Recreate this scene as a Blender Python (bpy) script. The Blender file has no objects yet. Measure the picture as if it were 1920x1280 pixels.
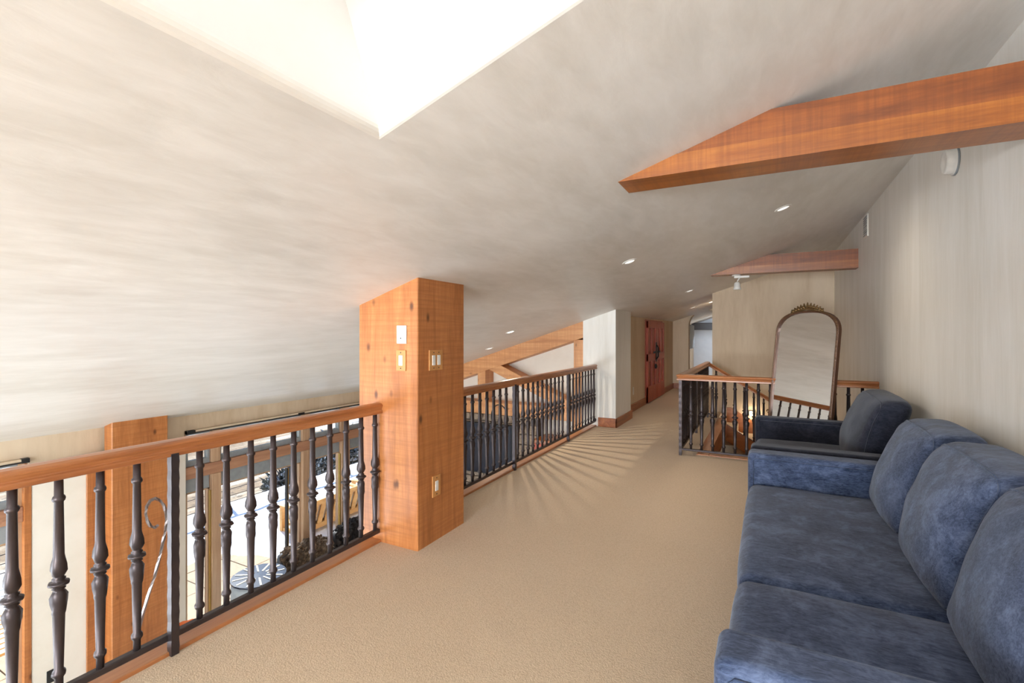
import bpy, bmesh, math, random
from mathutils import Vector, Matrix, noise
random.seed(7)
SC = bpy.context.scene
COL = SC.collection
PI = math.pi

# ------------------------------------------------------------------ camera
EYE = 1.5
YAW = math.atan(480 / 906.7)
cam = bpy.data.cameras.new('camera')
cam.lens = 36 * 906.7 / 1920
cam.sensor_width = 36
cam.shift_y = -15 / 1920
cam.clip_start = 0.02
cam.clip_end = 400
camo = bpy.data.objects.new('camera', cam)
COL.objects.link(camo)
camo.location = (0, 0, EYE)
camo.rotation_euler = (PI / 2, 0, YAW)
SC.camera = camo

# ------------------------------------------------------------------ world, sun, skylight, added fill lamps, exposure
w = bpy.data.worlds.new('sky')
SC.world = w
w.use_nodes = True
wn = w.node_tree.nodes
wl = w.node_tree.links
sky = wn.new('ShaderNodeTexSky')
sky.sky_type = 'NISHITA'
sky.sun_disc = False
sky.sun_elevation = math.radians(36)
sky.sun_rotation = math.radians(-60)
sky.altitude = 2400
bg = wn['Background']
wl.new(sky.outputs[0], bg.inputs[0])
bg.inputs[1].default_value = 0.55


def light(name, kind, energy, loc, direction, color=(1, 1, 1), **kw):
    l = bpy.data.lights.new(name, kind)
    l.energy = energy
    l.color = color
    for k, v in kw.items():
        setattr(l, k, v)
    o = bpy.data.objects.new(name, l)
    COL.objects.link(o)
    o.location = loc
    o.rotation_euler = Vector(direction).to_track_quat('-Z', 'Y').to_euler()
    return o


light('sun', 'SUN', 17.0, (-20, 8, 12), (0.72, -0.28, -0.60), (1, 0.95, 0.87), angle=math.radians(0.6))
# daylight in the skylight shaft; unseen fill lamps added at invented rear windows
light('skylight_daylight', 'AREA', 6.5, (-0.75, 0.35, 3.36), (0.31, 0, -0.95), (1.0, 0.985, 0.965),
      shape='RECTANGLE', size=1.5, size_y=1.6)
light('gable_fill', 'AREA', 640, (-0.75, -6.85, 1.05), (-0.0, 1, 0.05), (0.85, 0.925, 1.0),
      shape='RECTANGLE', size=2.9, size_y=1.3)
light('great_room_fill', 'AREA', 300, (-4.6, -6.85, -0.9), (0.08, 1, 0.18), (0.85, 0.925, 1.0),  # second added fill lamp, out of view behind the viewer
      shape='RECTANGLE', size=3.2, size_y=2.2)
for yy in (-5.75, -4.15, -2.6, -1.05):  # unseen fill lamps added outside the out-of-frame windows, turned to the far ceiling
    light('terrace_side_fill', 'AREA', 270, (-7.25, yy - 0.35, -1.2), (1, 0.75, 0.16), (0.85, 0.925, 1.0),
          shape='RECTANGLE', size=1.5, size_y=2.6)
SC.view_settings.view_transform = 'Standard'
SC.view_settings.look = 'None'
SC.view_settings.gamma = 1
SC.view_settings.use_curve_mapping = False
SC.view_settings.exposure = 0.45
SC.cycles.max_bounces = 7
SC.cycles.diffuse_bounces = 5
SC.cycles.glossy_bounces = 3
SC.cycles.caustics_reflective = False
SC.cycles.caustics_refractive = False
SC.cycles.use_adaptive_sampling = True
SC.cycles.adaptive_threshold = 0.03
SC.cycles.sample_clamp_indirect = 6


# ------------------------------------------------------------------ material helpers
def srgb(r, g, b):
    def f(c):
        c /= 255
        return c / 12.92 if c <= 0.04045 else ((c + 0.055) / 1.055) ** 2.4
    return (f(r), f(g), f(b), 1)


class NT:
    def __init__(s, name):
        s.m = bpy.data.materials.new(name)
        s.m.use_nodes = True
        s.n = s.m.node_tree.nodes
        s.l = s.m.node_tree.links
        s.b = s.n['Principled BSDF']
        s.tc = s.n.new('ShaderNodeTexCoord')

    def set(s, **k):
        for a, v in k.items():
            s.b.inputs[a.replace('_', ' ')].default_value = v
        return s

    def map(s, scale=(1, 1, 1), rot=(0, 0, 0), loc=(0, 0, 0), src='Object'):
        m = s.n.new('ShaderNodeMapping')
        s.l.new(s.tc.outputs[src], m.inputs[0])
        m.inputs['Scale'].default_value = scale
        m.inputs['Rotation'].default_value = rot
        m.inputs['Location'].default_value = loc
        return m.outputs[0]

    def noise(s, vec, scale=5, detail=4, rough=0.55, dist=0.0):
        t = s.n.new('ShaderNodeTexNoise')
        s.l.new(vec, t.inputs['Vector'])
        t.inputs['Scale'].default_value = scale
        t.inputs['Detail'].default_value = detail
        t.inputs['Roughness'].default_value = rough
        t.inputs['Distortion'].default_value = dist
        return t.outputs[0]

    def ramp(s, fac, stops):
        r = s.n.new('ShaderNodeValToRGB')
        s.l.new(fac, r.inputs[0])
        e = r.color_ramp.elements
        while len(e) < len(stops):
            e.new(0.5)
        for i, (p, c) in enumerate(stops):
            e[i].position = p
            e[i].color = c
        return r.outputs[0]

    def mix(s, fac, a, b, mode='MIX'):
        m = s.n.new('ShaderNodeMix')
        m.data_type = 'RGBA'
        m.blend_type = mode
        for sock, v in ((m.inputs[0], fac), (m.inputs[6], a), (m.inputs[7], b)):
            if hasattr(v, 'links'):
                s.l.new(v, sock)
            else:
                sock.default_value = v
        return m.outputs[2]

    def bump(s, h, strength=0.2, dist=0.01):
        b = s.n.new('ShaderNodeBump')
        b.inputs['Strength'].default_value = strength
        b.inputs['Distance'].default_value = dist
        s.l.new(h, b.inputs['Height'])
        s.l.new(b.outputs[0], s.b.inputs['Normal'])

    def col(s, c):
        if hasattr(c, 'links'):
            s.l.new(c, s.b.inputs['Base Color'])
        else:
            s.b.inputs['Base Color'].default_value = c
        return s


def G(v):
    return (v, v, v, 1)


def plain(name, c, rough=0.5, metal=0.0, **k):
    t = NT(name)
    v = t.map()
    n = t.noise(v, 14, 3)
    c2 = tuple(x * 0.82 for x in c[:3]) + (1,)
    t.col(t.ramp(n, [(0.3, c2), (0.7, c)]))
    t.set(Roughness=rough, Metallic=metal, **k)
    return t.m


def plaster(name, c1, c2, stretch, rough=0.55, bump=0.12, c3=None, spec=0.35):
    t = NT(name)
    big = t.noise(t.map(stretch), 1.1, 5, 0.6, 0.6)
    fine = t.noise(t.map(tuple(4 * q for q in stretch)), 2.2, 6, 0.62, 0.35)
    a = t.ramp(big, [(0.36, c1), (0.66, c2)])
    b = t.mix(t.ramp(fine, [(0.35, G(0)), (0.68, G(1))]), a, c3 or c2)
    cc = t.mix(0.45, a, b)
    t.col(cc)
    t.set(Roughness=rough)
    t.b.inputs['Specular IOR Level'].default_value = spec
    r = t.ramp(fine, [(0.3, G(rough - 0.1)), (0.7, G(rough + 0.12))])
    t.l.new(r, t.b.inputs['Roughness'])
    t.bump(fine, bump, 0.02)
    return t.m


def wood(name, light_c, mid_c, dark_c, axis, rough=0.45, knots=True, saw=True, scale=1.0, coat=0.0, sawaxis=None):
    """grain runs along axis (0 x, 1 y, 2 z)"""
    t = NT(name)
    sc = [9 * scale] * 3
    sc[axis] = 0.7 * scale
    g = t.noise(t.map(tuple(sc)), 1.6, 6, 0.6, 0.7)
    fine = t.noise(t.map(tuple(6 * q for q in sc)), 2.0, 4, 0.6)
    c = t.ramp(g, [(0.28, dark_c), (0.5, mid_c), (0.72, light_c)])
    c = t.mix(0.22, c, t.ramp(fine, [(0.3, dark_c), (0.7, light_c)]))
    h = fine
    if saw:
        ss = [1.5, 1.5, 1.5]
        ss[axis] = 46
        s_ = t.noise(t.map(tuple(ss), rot=(0.04, 0.05, 0.04)), 1.0, 3, 0.7)
        c = t.mix(0.4, c, t.mix(t.ramp(s_, [(0.36, G(0)), (0.6, G(1))]), dark_c, c))
        h = s_
    if knots:
        ks = [6.2, 6.2, 6.2]
        ks[axis] = 3.4
        vo = t.n.new('ShaderNodeTexVoronoi')
        t.l.new(t.map(tuple(ks), loc=(0.31, 0.17, 0.53)), vo.inputs['Vector'])
        vo.inputs['Scale'].default_value = 1.0
        vo.inputs['Randomness'].default_value = 1.0
        kn = t.noise(t.map((1.7, 1.7, 1.7), loc=(4, 2, 1)), 1.0, 2)
        kd = t.ramp(vo.outputs['Distance'], [(0.05, G(1)), (0.15, G(0))])
        kd = t.mix(1.0, kd, t.ramp(kn, [(0.38, G(0)), (0.44, G(1))]), 'MULTIPLY')
        kc = tuple(q * 0.45 for q in dark_c[:3]) + (1,)
        c = t.mix(kd, c, kc)
    t.col(c)
    t.set(Roughness=rough)
    t.b.inputs['Coat Weight'].default_value = coat
    t.b.inputs['Coat Roughness'].default_value = 0.25
    t.bump(h, 0.18, 0.004)
    return t.m


M = {}
M['ceil'] = plaster('ceiling_plaster', srgb(212, 209, 203), srgb(231, 229, 226), (1.3, 0.36, 0.9), 0.42, 0.12, srgb(244, 243, 241), 0.42)
M['shaft'] = plaster('shaft_plaster', srgb(232, 229, 223), srgb(240, 237, 232), (0.6, 0.6, 0.6), 0.6, 0.05)
M['wall'] = plaster('wall_plaster', srgb(221, 217, 208), srgb(236, 233, 227), (2.6, 2.6, 0.32), 0.6, 0.08, srgb(241, 239, 235), 0.25)
M['wall_tan'] = plaster('tan_plaster', srgb(200, 178, 150), srgb(216, 197, 172), (2.2, 2.2, 0.4), 0.6, 0.08, srgb(222, 204, 180), 0.25)
M['wall_white'] = plaster('white_plaster', srgb(232, 225, 213), srgb(242, 237, 228), (0.8, 0.8, 0.8), 0.6, 0.06)
M['wall_blue'] = plaster('cool_plaster', srgb(196, 202, 212), srgb(214, 219, 226), (0.8, 0.8, 0.8), 0.6, 0.05)
OL, OM, OD = srgb(202, 136, 80), srgb(182, 114, 61), srgb(144, 84, 42)
M['pine_z'] = wood('pine_upright', OL, OM, OD, 2)
RL, RM, RD = srgb(172, 104, 38), srgb(152, 86, 27), srgb(112, 56, 13)
M['beam_x'] = wood('beam_wood', RL, RM, RD, 0, 0.36, knots=False, saw=True, coat=0.2)
M['beam_dark'] = wood('dark_beam_wood', srgb(152, 86, 31), srgb(132, 69, 21), srgb(94, 44, 11), 0, 0.42, knots=False, saw=True, coat=0.05)
PL, PM, PD = srgb(226, 172, 120), srgb(210, 150, 98), srgb(182, 120, 74)
M['truss'] = wood('truss_wood', PL, PM, PD, 0, 0.5)
M['truss_z'] = wood('truss_post_wood', PL, PM, PD, 2, 0.5)
HL, HM, HD = srgb(192, 130, 82), srgb(170, 106, 60), srgb(136, 78, 42)
M['rail_y'] = wood('handrail_wood', HL, HM, HD, 1, 0.35, knots=False, saw=False, coat=0.3)
M['rail_x'] = wood('handrail_cross_wood', HL, HM, HD, 0, 0.35, knots=False, saw=False, coat=0.3)
BL, BM, BD = srgb(182, 112, 66), srgb(156, 90, 50), srgb(120, 62, 32)
M['base_y'] = wood('baseboard_wood', BL, BM, BD, 1, 0.4, knots=False, saw=False, coat=0.2)
M['base_x'] = wood('baseboard_cross_wood', BL, BM, BD, 0, 0.4, knots=False, saw=False, coat=0.2)
M['door'] = wood('door_wood', srgb(186, 84, 48), srgb(164, 66, 36), srgb(126, 44, 24), 2, 0.4, knots=False, saw=False)
M['frame_y'] = wood('window_wood', srgb(190, 146, 116), srgb(170, 124, 96), srgb(146, 100, 76), 1, 0.45, knots=False, saw=False)
M['frame_z'] = wood('window_upright_wood', srgb(200, 168, 138), srgb(184, 150, 120), srgb(160, 126, 98), 2, 0.45, knots=False, saw=False)
M['cedar'] = wood('garden_wood', srgb(232, 186, 122), srgb(216, 164, 98), srgb(190, 134, 74), 1, 0.6, knots=False, saw=False)
M['iron'] = plain('wrought_iron', srgb(76, 68, 69), 0.42, 0.7)
M['iron2'] = plain('bright_twisted_iron', srgb(150, 140, 140), 0.3, 0.9)
M['black'] = plain('black_paint', srgb(26, 25, 27), 0.5)
M['white'] = plain('white_plastic', srgb(240, 238, 232), 0.4)
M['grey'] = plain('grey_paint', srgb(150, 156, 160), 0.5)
M['brass'] = plain('brass', srgb(178, 150, 84), 0.35, 0.8)
M['gold'] = plain('antique_gold', srgb(118, 92, 58), 0.4, 0.6)
M['bronze'] = plain('bronze_frame', srgb(92, 60, 42), 0.45, 0.35)
M['plate'] = plain('switch_plate_wood', srgb(206, 146, 84), 0.45)
M['chrome'] = plain('polished_reflector', srgb(215, 218, 220), 0.2, 0.9)
M['leather'] = plain('dark_leather', srgb(40, 33, 31), 0.5)
M['orange'] = plain('orange_glass', srgb(230, 120, 62), 0.15)
M['screen'] = plain('dark_blue_screen', srgb(32, 38, 54), 0.25)
M['asphalt'] = plain('road_surface', srgb(150, 132, 112), 0.9)

t = NT('carpet_loop')
v = t.map((1, 1, 1))
wv = t.n.new('ShaderNodeTexVoronoi')
t.l.new(t.map((1, 1, 0.3)), wv.inputs['Vector'])
wv.inputs['Scale'].default_value = 150
big = t.noise(v, 1.3, 4)
mid = t.noise(v, 60, 3)
c = t.ramp(big, [(0.3, srgb(200, 178, 150)), (0.7, srgb(209, 188, 161))])
c = t.mix(0.45, c, t.ramp(wv.outputs['Distance'], [(0.1, srgb(222, 199, 171)), (0.75, srgb(176, 150, 121))]))
c = t.mix(0.2, c, t.ramp(mid, [(0.3, srgb(180, 154, 124)), (0.7, srgb(226, 204, 176))]))
t.col(c)
t.set(Roughness=0.95)
t.b.inputs['Sheen Weight'].default_value = 0.15
t.bump(wv.outputs['Distance'], 0.35, 0.003)
M['carpet'] = t.m


def velvet(name, a, b, cc):
    t = NT(name)
    n1 = t.noise(t.map((1, 1, 1)), 7, 6, 0.68, 0.6)
    n2 = t.noise(t.map((1, 3.2, 3.2)), 26, 4, 0.7, 1.2)
    n3 = t.noise(t.map((1, 1, 1)), 900, 2)
    c = t.ramp(n1, [(0.38, a), (0.5, b), (0.62, cc)])
    c = t.mix(0.45, c, t.ramp(n2, [(0.38, a), (0.62, cc)]))
    t.col(c)
    t.set(Roughness=0.85)
    t.b.inputs['Sheen Weight'].default_value = 0.22
    t.b.inputs['Sheen Roughness'].default_value = 0.45
    t.b.inputs['Sheen Tint'].default_value = (0.85, 0.9, 1, 1)
    t.b.inputs['Specular IOR Level'].default_value = 0.15
    t.bump(t.mix(0.5, n3, n2), 0.15, 0.004)
    return t.m


M['velvet'] = velvet('blue_velvet', srgb(35, 45, 67), srgb(58, 70, 97), srgb(94, 107, 136))
M['velvet_shaded'] = velvet('shaded_blue_velvet', srgb(24, 26, 36), srgb(35, 38, 50), srgb(52, 55, 68))  # sofa fabric again, darkened to put the armchair's shade into the colour
M['piping'] = velvet('velvet_piping', srgb(34, 44, 66), srgb(52, 64, 90), srgb(80, 94, 124))

t = NT('shaggy_fur')
c = t.ramp(t.noise(t.map((1, 1, 1)), 22, 5, 0.7), [(0.35, srgb(44, 34, 28)), (0.55, srgb(96, 78, 62)), (0.7, srgb(150, 128, 104))])
t.col(c)
t.set(Roughness=0.9)
M['fur'] = t.m
M['fur_dark'] = plain('black_fur', srgb(34, 30, 32), 0.9)

t = NT('fieldstone')
c = t.ramp(t.noise(t.map((1, 1, 2)), 5, 5, 0.65), [(0.3, srgb(104, 92, 84)), (0.5, srgb(146, 128, 112)), (0.72, srgb(176, 160, 144))])
t.col(c)
t.set(Roughness=0.85)
t.bump(t.noise(t.map(), 30, 4), 0.4, 0.01)
M['stone'] = t.m
M['mortar'] = plain('mortar', srgb(96, 88, 80), 0.95)

t = NT('concrete_paver')
c = t.ramp(t.noise(t.map(), 3, 5, 0.6), [(0.3, srgb(170, 148, 122)), (0.7, srgb(198, 178, 152))])
t.col(t.mix(0.3, c, t.ramp(t.noise(t.map(), 60, 3), [(0.3, srgb(150, 130, 106)), (0.7, srgb(216, 198, 174))])))
t.set(Roughness=0.9)
M['paver'] = t.m
t = NT('snow')
t.col(srgb(246, 248, 252))
t.set(Roughness=0.7)
t.b.inputs['Subsurface Weight'].default_value = 0.0
t.bump(t.noise(t.map(), 9, 5), 0.3, 0.03)
M['snow'] = t.m
t = NT('winter_ground')
band = t.noise(t.map((0.34, 0.025, 1)), 1.0, 5, 0.6, 0.2)
spk = t.noise(t.map((1, 1, 1)), 2.2, 6, 0.75)
c = t.ramp(band, [(0.38, srgb(150, 126, 100)), (0.47, srgb(196, 178, 154)), (0.52, srgb(238, 238, 240)), (0.6, srgb(120, 104, 88)), (0.66, srgb(226, 224, 224))])
t.col(t.mix(t.ramp(spk, [(0.5, G(0)), (0.62, G(0.75))]), c, srgb(86, 74, 62)))
t.set(Roughness=0.95)
M['ground'] = t.m
t = NT('winter_shrub')
c = t.ramp(t.noise(t.map(), 6, 6, 0.75), [(0.42, srgb(38, 42, 40)), (0.52, srgb(92, 88, 74)), (0.6, srgb(232, 236, 242))])
t.col(c)
t.set(Roughness=0.95)
M['shrub'] = t.m
t = NT('lower_stone_floor')
c = t.ramp(t.noise(t.map(), 2.5, 5), [(0.3, srgb(214, 208, 198)), (0.7, srgb(232, 228, 220))])
t.col(c)
t.set(Roughness=0.4)
M['lower'] = t.m
t = NT('pale_rug')
c = t.ramp(t.noise(t.map(), 14, 6, 0.75), [(0.35, srgb(150, 146, 140)), (0.6, srgb(214, 210, 202))])
t.col(c)
t.set(Roughness=0.95)
M['rug'] = t.m
t = NT('stair_rug')
c = t.ramp(t.noise(t.map(), 16, 5, 0.7), [(0.4, srgb(128, 74, 58)), (0.5, srgb(176, 120, 90)), (0.6, srgb(206, 180, 150))])
t.col(c)
t.set(Roughness=0.95)
M['stair_rug'] = t.m


def glass(name, tint, gl=0.06):
    m = bpy.data.materials.new(name)
    m.use_nodes = True
    n, l = m.node_tree.nodes, m.node_tree.links
    n.remove(n['Principled BSDF'])
    tr = n.new('ShaderNodeBsdfTransparent')
    tr.inputs[0].default_value = tint
    g = n.new('ShaderNodeBsdfGlossy')
    g.inputs['Roughness'].default_value = 0.02
    fr = n.new('ShaderNodeLayerWeight')
    fr.inputs[0].default_value = 0.5
    rp = n.new('ShaderNodeValToRGB')
    rp.color_ramp.elements[0].position = 0.35
    rp.color_ramp.elements[0].color = (0.025, 0.025, 0.025, 1)
    rp.color_ramp.elements[1].position = 1.0
    rp.color_ramp.elements[1].color = (0.5, 0.5, 0.5, 1)
    l.new(fr.outputs['Facing'], rp.inputs[0])
    mx = n.new('ShaderNodeMixShader')
    l.new(rp.outputs[0], mx.inputs[0])
    l.new(tr.outputs[0], mx.inputs[1])
    l.new(g.outputs[0], mx.inputs[2])
    l.new(mx.outputs[0], n['Material Output'].inputs[0])
    return m


M['glass'] = glass('tinted_glass', (0.62, 0.64, 0.65, 1))
M['frosted'] = glass('frosted_skylight_glass', (0.16, 0.16, 0.16, 1))
M['clear'] = glass('clear_glass', (0.97, 0.97, 0.97, 1))
t = NT('silvered_mirror')
t.col((0.94, 0.95, 0.95, 1))
t.set(Roughness=0.015, Metallic=1.0)
M['mirror'] = t.m


def emit(name, c, s):
    t = NT(name)
    t.col((c[0], c[1], c[2], 1))
    t.b.inputs['Emission Color'].default_value = (c[0], c[1], c[2], 1)
    t.b.inputs['Emission Strength'].default_value = s
    return t.m


M['lamp'] = emit('lamp_lens', (1, 0.9, 0.75), 5.0)
M['lamp_hot'] = emit('step_light_lens', (1, 0.78, 0.5), 14.0)
M['lamp_off'] = emit('dim_lamp_lens', (1, 0.98, 0.95), 0.7)

# ------------------------------------------------------------------ mesh helpers
ROOT = {}


def tag(o, label=None, cat=None, group=None, kind=None):
    if label:
        o['label'] = label
    if cat:
        o['category'] = cat
    if group:
        o['group'] = group
    if kind:
        o['kind'] = kind
    return o


def thing(name, loc, label, cat, group=None, rot=(0, 0, 0), local=False):
    o = bpy.data.objects.new(name, None)
    COL.objects.link(o)
    o.location = loc
    o.rotation_euler = rot
    o.empty_display_size = 0.1
    ROOT[o.name] = Vector((0, 0, 0)) if local else Vector(loc)
    return tag(o, label, cat, group)


class MB:
    def __init__(s):
        s.v = []
        s.f = []

    def add(s, vs, fs):
        b = len(s.v)
        s.v += [tuple(q) for q in vs]
        s.f += [tuple(b + i for i in f) for f in fs]
        return s

    def box(s, x0, x1, y0, y1, z0, z1):
        x0, x1 = min(x0, x1), max(x0, x1)
        y0, y1 = min(y0, y1), max(y0, y1)
        z0, z1 = min(z0, z1), max(z0, z1)
        return s.add([(x0, y0, z0), (x1, y0, z0), (x1, y1, z0), (x0, y1, z0), (x0, y0, z1), (x1, y0, z1), (x1, y1, z1), (x0, y1, z1)],
                     [(0, 3, 2, 1), (4, 5, 6, 7), (0, 1, 5, 4), (1, 2, 6, 5), (2, 3, 7, 6), (3, 0, 4, 7)])

    def prism(s, poly, axis, a, b):
        """poly: CCW list of 2d points in the other two axes (in order x,y,z minus axis)"""
        n = len(poly)

        def P(q, d):
            r = list(q)
            r.insert(axis, d)
            return tuple(r)
        vs = [P(q, a) for q in poly] + [P(q, b) for q in poly]
        fs = [tuple(range(n))[::-1], tuple(range(n, 2 * n))]
        fs += [(i, (i + 1) % n, n + (i + 1) % n, n + i) for i in range(n)]
        return s.add(vs, fs)

    def sweep(s, prof, path):
        """prof: 2d (side, up) closed; path: list of points; up stays z"""
        n = len(prof)
        rings = []
        for i, p in enumerate(path):
            p = Vector(p)
            d0 = (p - Vector(path[i - 1])).normalized() if i else None
            d1 = (Vector(path[i + 1]) - p).normalized() if i < len(path) - 1 else None
            d = ((d0 or d1) + (d1 or d0)).normalized()
            side = Vector((d.y, -d.x, 0))
            side.normalize()
            k = 1.0
            if d0 and d1:
                hd = Vector((d0.x, d0.y, 0)).normalized()
                k = 1 / max(0.3, abs(Vector((d.x, d.y, 0)).normalized().dot(hd)))
            rings.append([p + side * (a * k) + Vector((0, 0, b)) for a, b in prof])
        vs = [q for r in rings for q in r]
        fs = []
        for i in range(len(path) - 1):
            for j in range(n):
                a, b = i * n + j, i * n + (j + 1) % n
                fs.append((a, b, b + n, a + n))
        fs.append(tuple(range(n))[::-1])
        fs.append(tuple(range((len(path) - 1) * n, len(path) * n)))
        return s.add(vs, fs)

    def lathe(s, prof, c=(0, 0, 0), seg=10, axis=2):
        vs, fs = [], []
        for r, z in prof:
            for k in range(seg):
                a = 2 * PI * k / seg
                q = [r * math.cos(a), r * math.sin(a)]
                q.insert(axis, z) if axis < 2 else q.append(z)
                vs.append((q[0] + c[0], q[1] + c[1], q[2] + c[2]))
        m = len(prof)
        for i in range(m - 1):
            for k in range(seg):
                a, b = i * seg + k, i * seg + (k + 1) % seg
                fs.append((a, b, b + seg, a + seg))
        fs.append(tuple(range(seg))[::-1])
        fs.append(tuple(range((m - 1) * seg, m * seg)))
        return s.add(vs, fs)

    def tube(s, pts, r, seg=8, closed=False, flat=1.0, twist=0.0):
        pts = [Vector(p) for p in pts]
        n = len(pts)
        up = Vector((0.13, 0.21, 0.97))
        vs, fs = [], []
        for i, p in enumerate(pts):
            a = pts[i - 1] if (i or closed) else p
            b = pts[(i + 1) % n] if (i < n - 1 or closed) else p
            d = (b - a).normalized()
            x = d.cross(up)
            if x.length < 1e-4:
                x = d.cross(Vector((1, 0, 0)))
            x.normalize()
            y = d.cross(x).normalized()
            rr = r[i] if isinstance(r, (list, tuple)) else r
            for k in range(seg):
                t_ = 2 * PI * k / seg
                q = x * math.cos(t_) * rr + y * math.sin(t_) * rr * flat
                if twist:
                    q = Matrix.Rotation(twist * i, 3, d) @ q
                vs.append(p + q)
        m = n if closed else n - 1
        for i in range(m):
            for k in range(seg):
                a, b = i * seg + k, i * seg + (k + 1) % seg
                c_ = ((i + 1) % n) * seg
                fs.append((a, b, c_ + (k + 1) % seg, c_ + k))
        if not closed:
            fs.append(tuple(range(seg))[::-1])
            fs.append(tuple(range((n - 1) * seg, n * seg)))
        return s.add(vs, fs)

    def pillow(s, c, h, p=6.0, n=10, fn=None, r=None):
        """soft box: centre c, half sizes h; p-norm rounding, or a fixed edge radius r; fn(unit point, point) -> point"""
        def axis(hh):
            if r is None:
                return [math.tan((i / n - .5) * PI / 2 * .94) / math.tan(PI / 4 * .94) for i in range(n + 1)]
            e = min(.98, r / hh)
            k = 4
            return [-1 + e * i / k for i in range(k)] + [(-1 + e) + (2 - 2 * e) * i / n for i in range(n + 1)] + [1 - e + e * i / k for i in range(1, k + 1)]
        g = [axis(q) for q in h]
        vs, fs, idx = [], [], {}

        def vert(q):
            key = tuple(round(k, 5) for k in q)
            if key not in idx:
                if r is None:
                    L = (abs(q[0]) ** p + abs(q[1]) ** p + abs(q[2]) ** p) ** (1 / p)
                    u3 = Vector(q) / L
                else:
                    pt = [q[i] * h[i] for i in range(3)]
                    inn = [max(-(h[i] - r), min(h[i] - r, pt[i])) for i in range(3)]
                    d = Vector([pt[i] - inn[i] for i in range(3)])
                    if d.length > 1e-9:
                        d = d.normalized() * r
                    u3 = Vector([(inn[i] + d[i]) / h[i] for i in range(3)])
                pt = Vector((c[0] + u3.x * h[0], c[1] + u3.y * h[1], c[2] + u3.z * h[2]))
                if fn:
                    pt = fn(u3, pt)
                idx[key] = len(vs)
                vs.append(pt)
            return idx[key]
        for ax in range(3):
            o1, o2 = [k for k in range(3) if k != ax]
            for sg in (-1, 1):
                for i in range(len(g[o1]) - 1):
                    for j in range(len(g[o2]) - 1):
                        ks = []
                        for (ii, jj) in ((i, j), (i + 1, j), (i + 1, j + 1), (i, j + 1)):
                            q = [g[o1][ii], g[o2][jj]]
                            q.insert(ax, sg)
                            ks.append(vert(q))
                        fs.append(tuple(ks) if (sg > 0) == (ax != 1) else tuple(ks[::-1]))
        return s.add(vs, fs)

    def mesh(s, name, off=Vector((0, 0, 0))):
        me = bpy.data.meshes.new(name)
        me.from_pydata([(a - off.x, b - off.y, c - off.z) for a, b, c in s.v], [], s.f)
        me.update()
        return me

    def build(s, name, mat, parent=None, smooth=False, bevel=0.0, seg=2, recalc=False):
        off = Vector((0, 0, 0))
        r = parent
        while r is not None and r.parent is not None:
            r = r.parent
        if r is not None:
            off = ROOT.get(r.name, Vector((0, 0, 0)))
        me = s.mesh(name, off)
        me.materials.append(M[mat] if isinstance(mat, str) else mat)
        if recalc:
            bm = bmesh.new()
            bm.from_mesh(me)
            bmesh.ops.recalc_face_normals(bm, faces=bm.faces)
            bm.to_mesh(me)
            bm.free()
        if smooth:
            me.polygons.foreach_set('use_smooth', [True] * len(me.polygons))
        o = bpy.data.objects.new(name, me)
        COL.objects.link(o)
        if parent is not None:
            o.parent = parent
        if bevel:
            b = o.modifiers.new('bevel', 'BEVEL')
            b.width = bevel
            b.segments = seg
            b.limit_method = 'ANGLE'
            b.angle_limit = math.radians(40)
            if smooth is False and seg > 1:
                me.polygons.foreach_set('use_smooth', [True] * len(me.polygons))
                wnm = o.modifiers.new('wn', 'WEIGHTED_NORMAL')
                wnm.keep_sharp = True
        return o


def B(name, mat, parent, x0, x1, y0, y1, z0, z1, bevel=0.0, **k):
    return MB().box(x0, x1, y0, y1, z0, z1).build(name, mat, parent, bevel=bevel, **k)


def inst(src, name, parent, loc, rot=None, scale=None):
    o = src.copy()
    o.name = name
    COL.objects.link(o)
    o.parent = parent
    o.location = loc
    if rot:
        o.rotation_euler = rot
    if scale:
        o.scale = scale
    return o


def struct(o, label=None):
    o['kind'] = 'structure'
    if label:
        o['label'] = label
    return o


S0, SL = 2.58, 0.326


def CZ(x):
    return S0 + SL * x


TH = math.atan(SL)
LOW = -2.75          # great room floor
WX = -6.5            # window wall
RX = 1.02            # right wall


def wallblock(name, mat, x0, x1, y0, y1, z0, over=0.05):
    m = MB()
    m.add([(x0, y0, z0), (x1, y0, z0), (x1, y1, z0), (x0, y1, z0),
           (x0, y0, CZ(x0) + over), (x1, y0, CZ(x1) + over), (x1, y1, CZ(x1) + over), (x0, y1, CZ(x0) + over)],
          [(0, 3, 2, 1), (4, 5, 6, 7), (0, 1, 5, 4), (1, 2, 6, 5), (2, 3, 7, 6), (3, 0, 4, 7)])
    return struct(m.build(name, mat))


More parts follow.
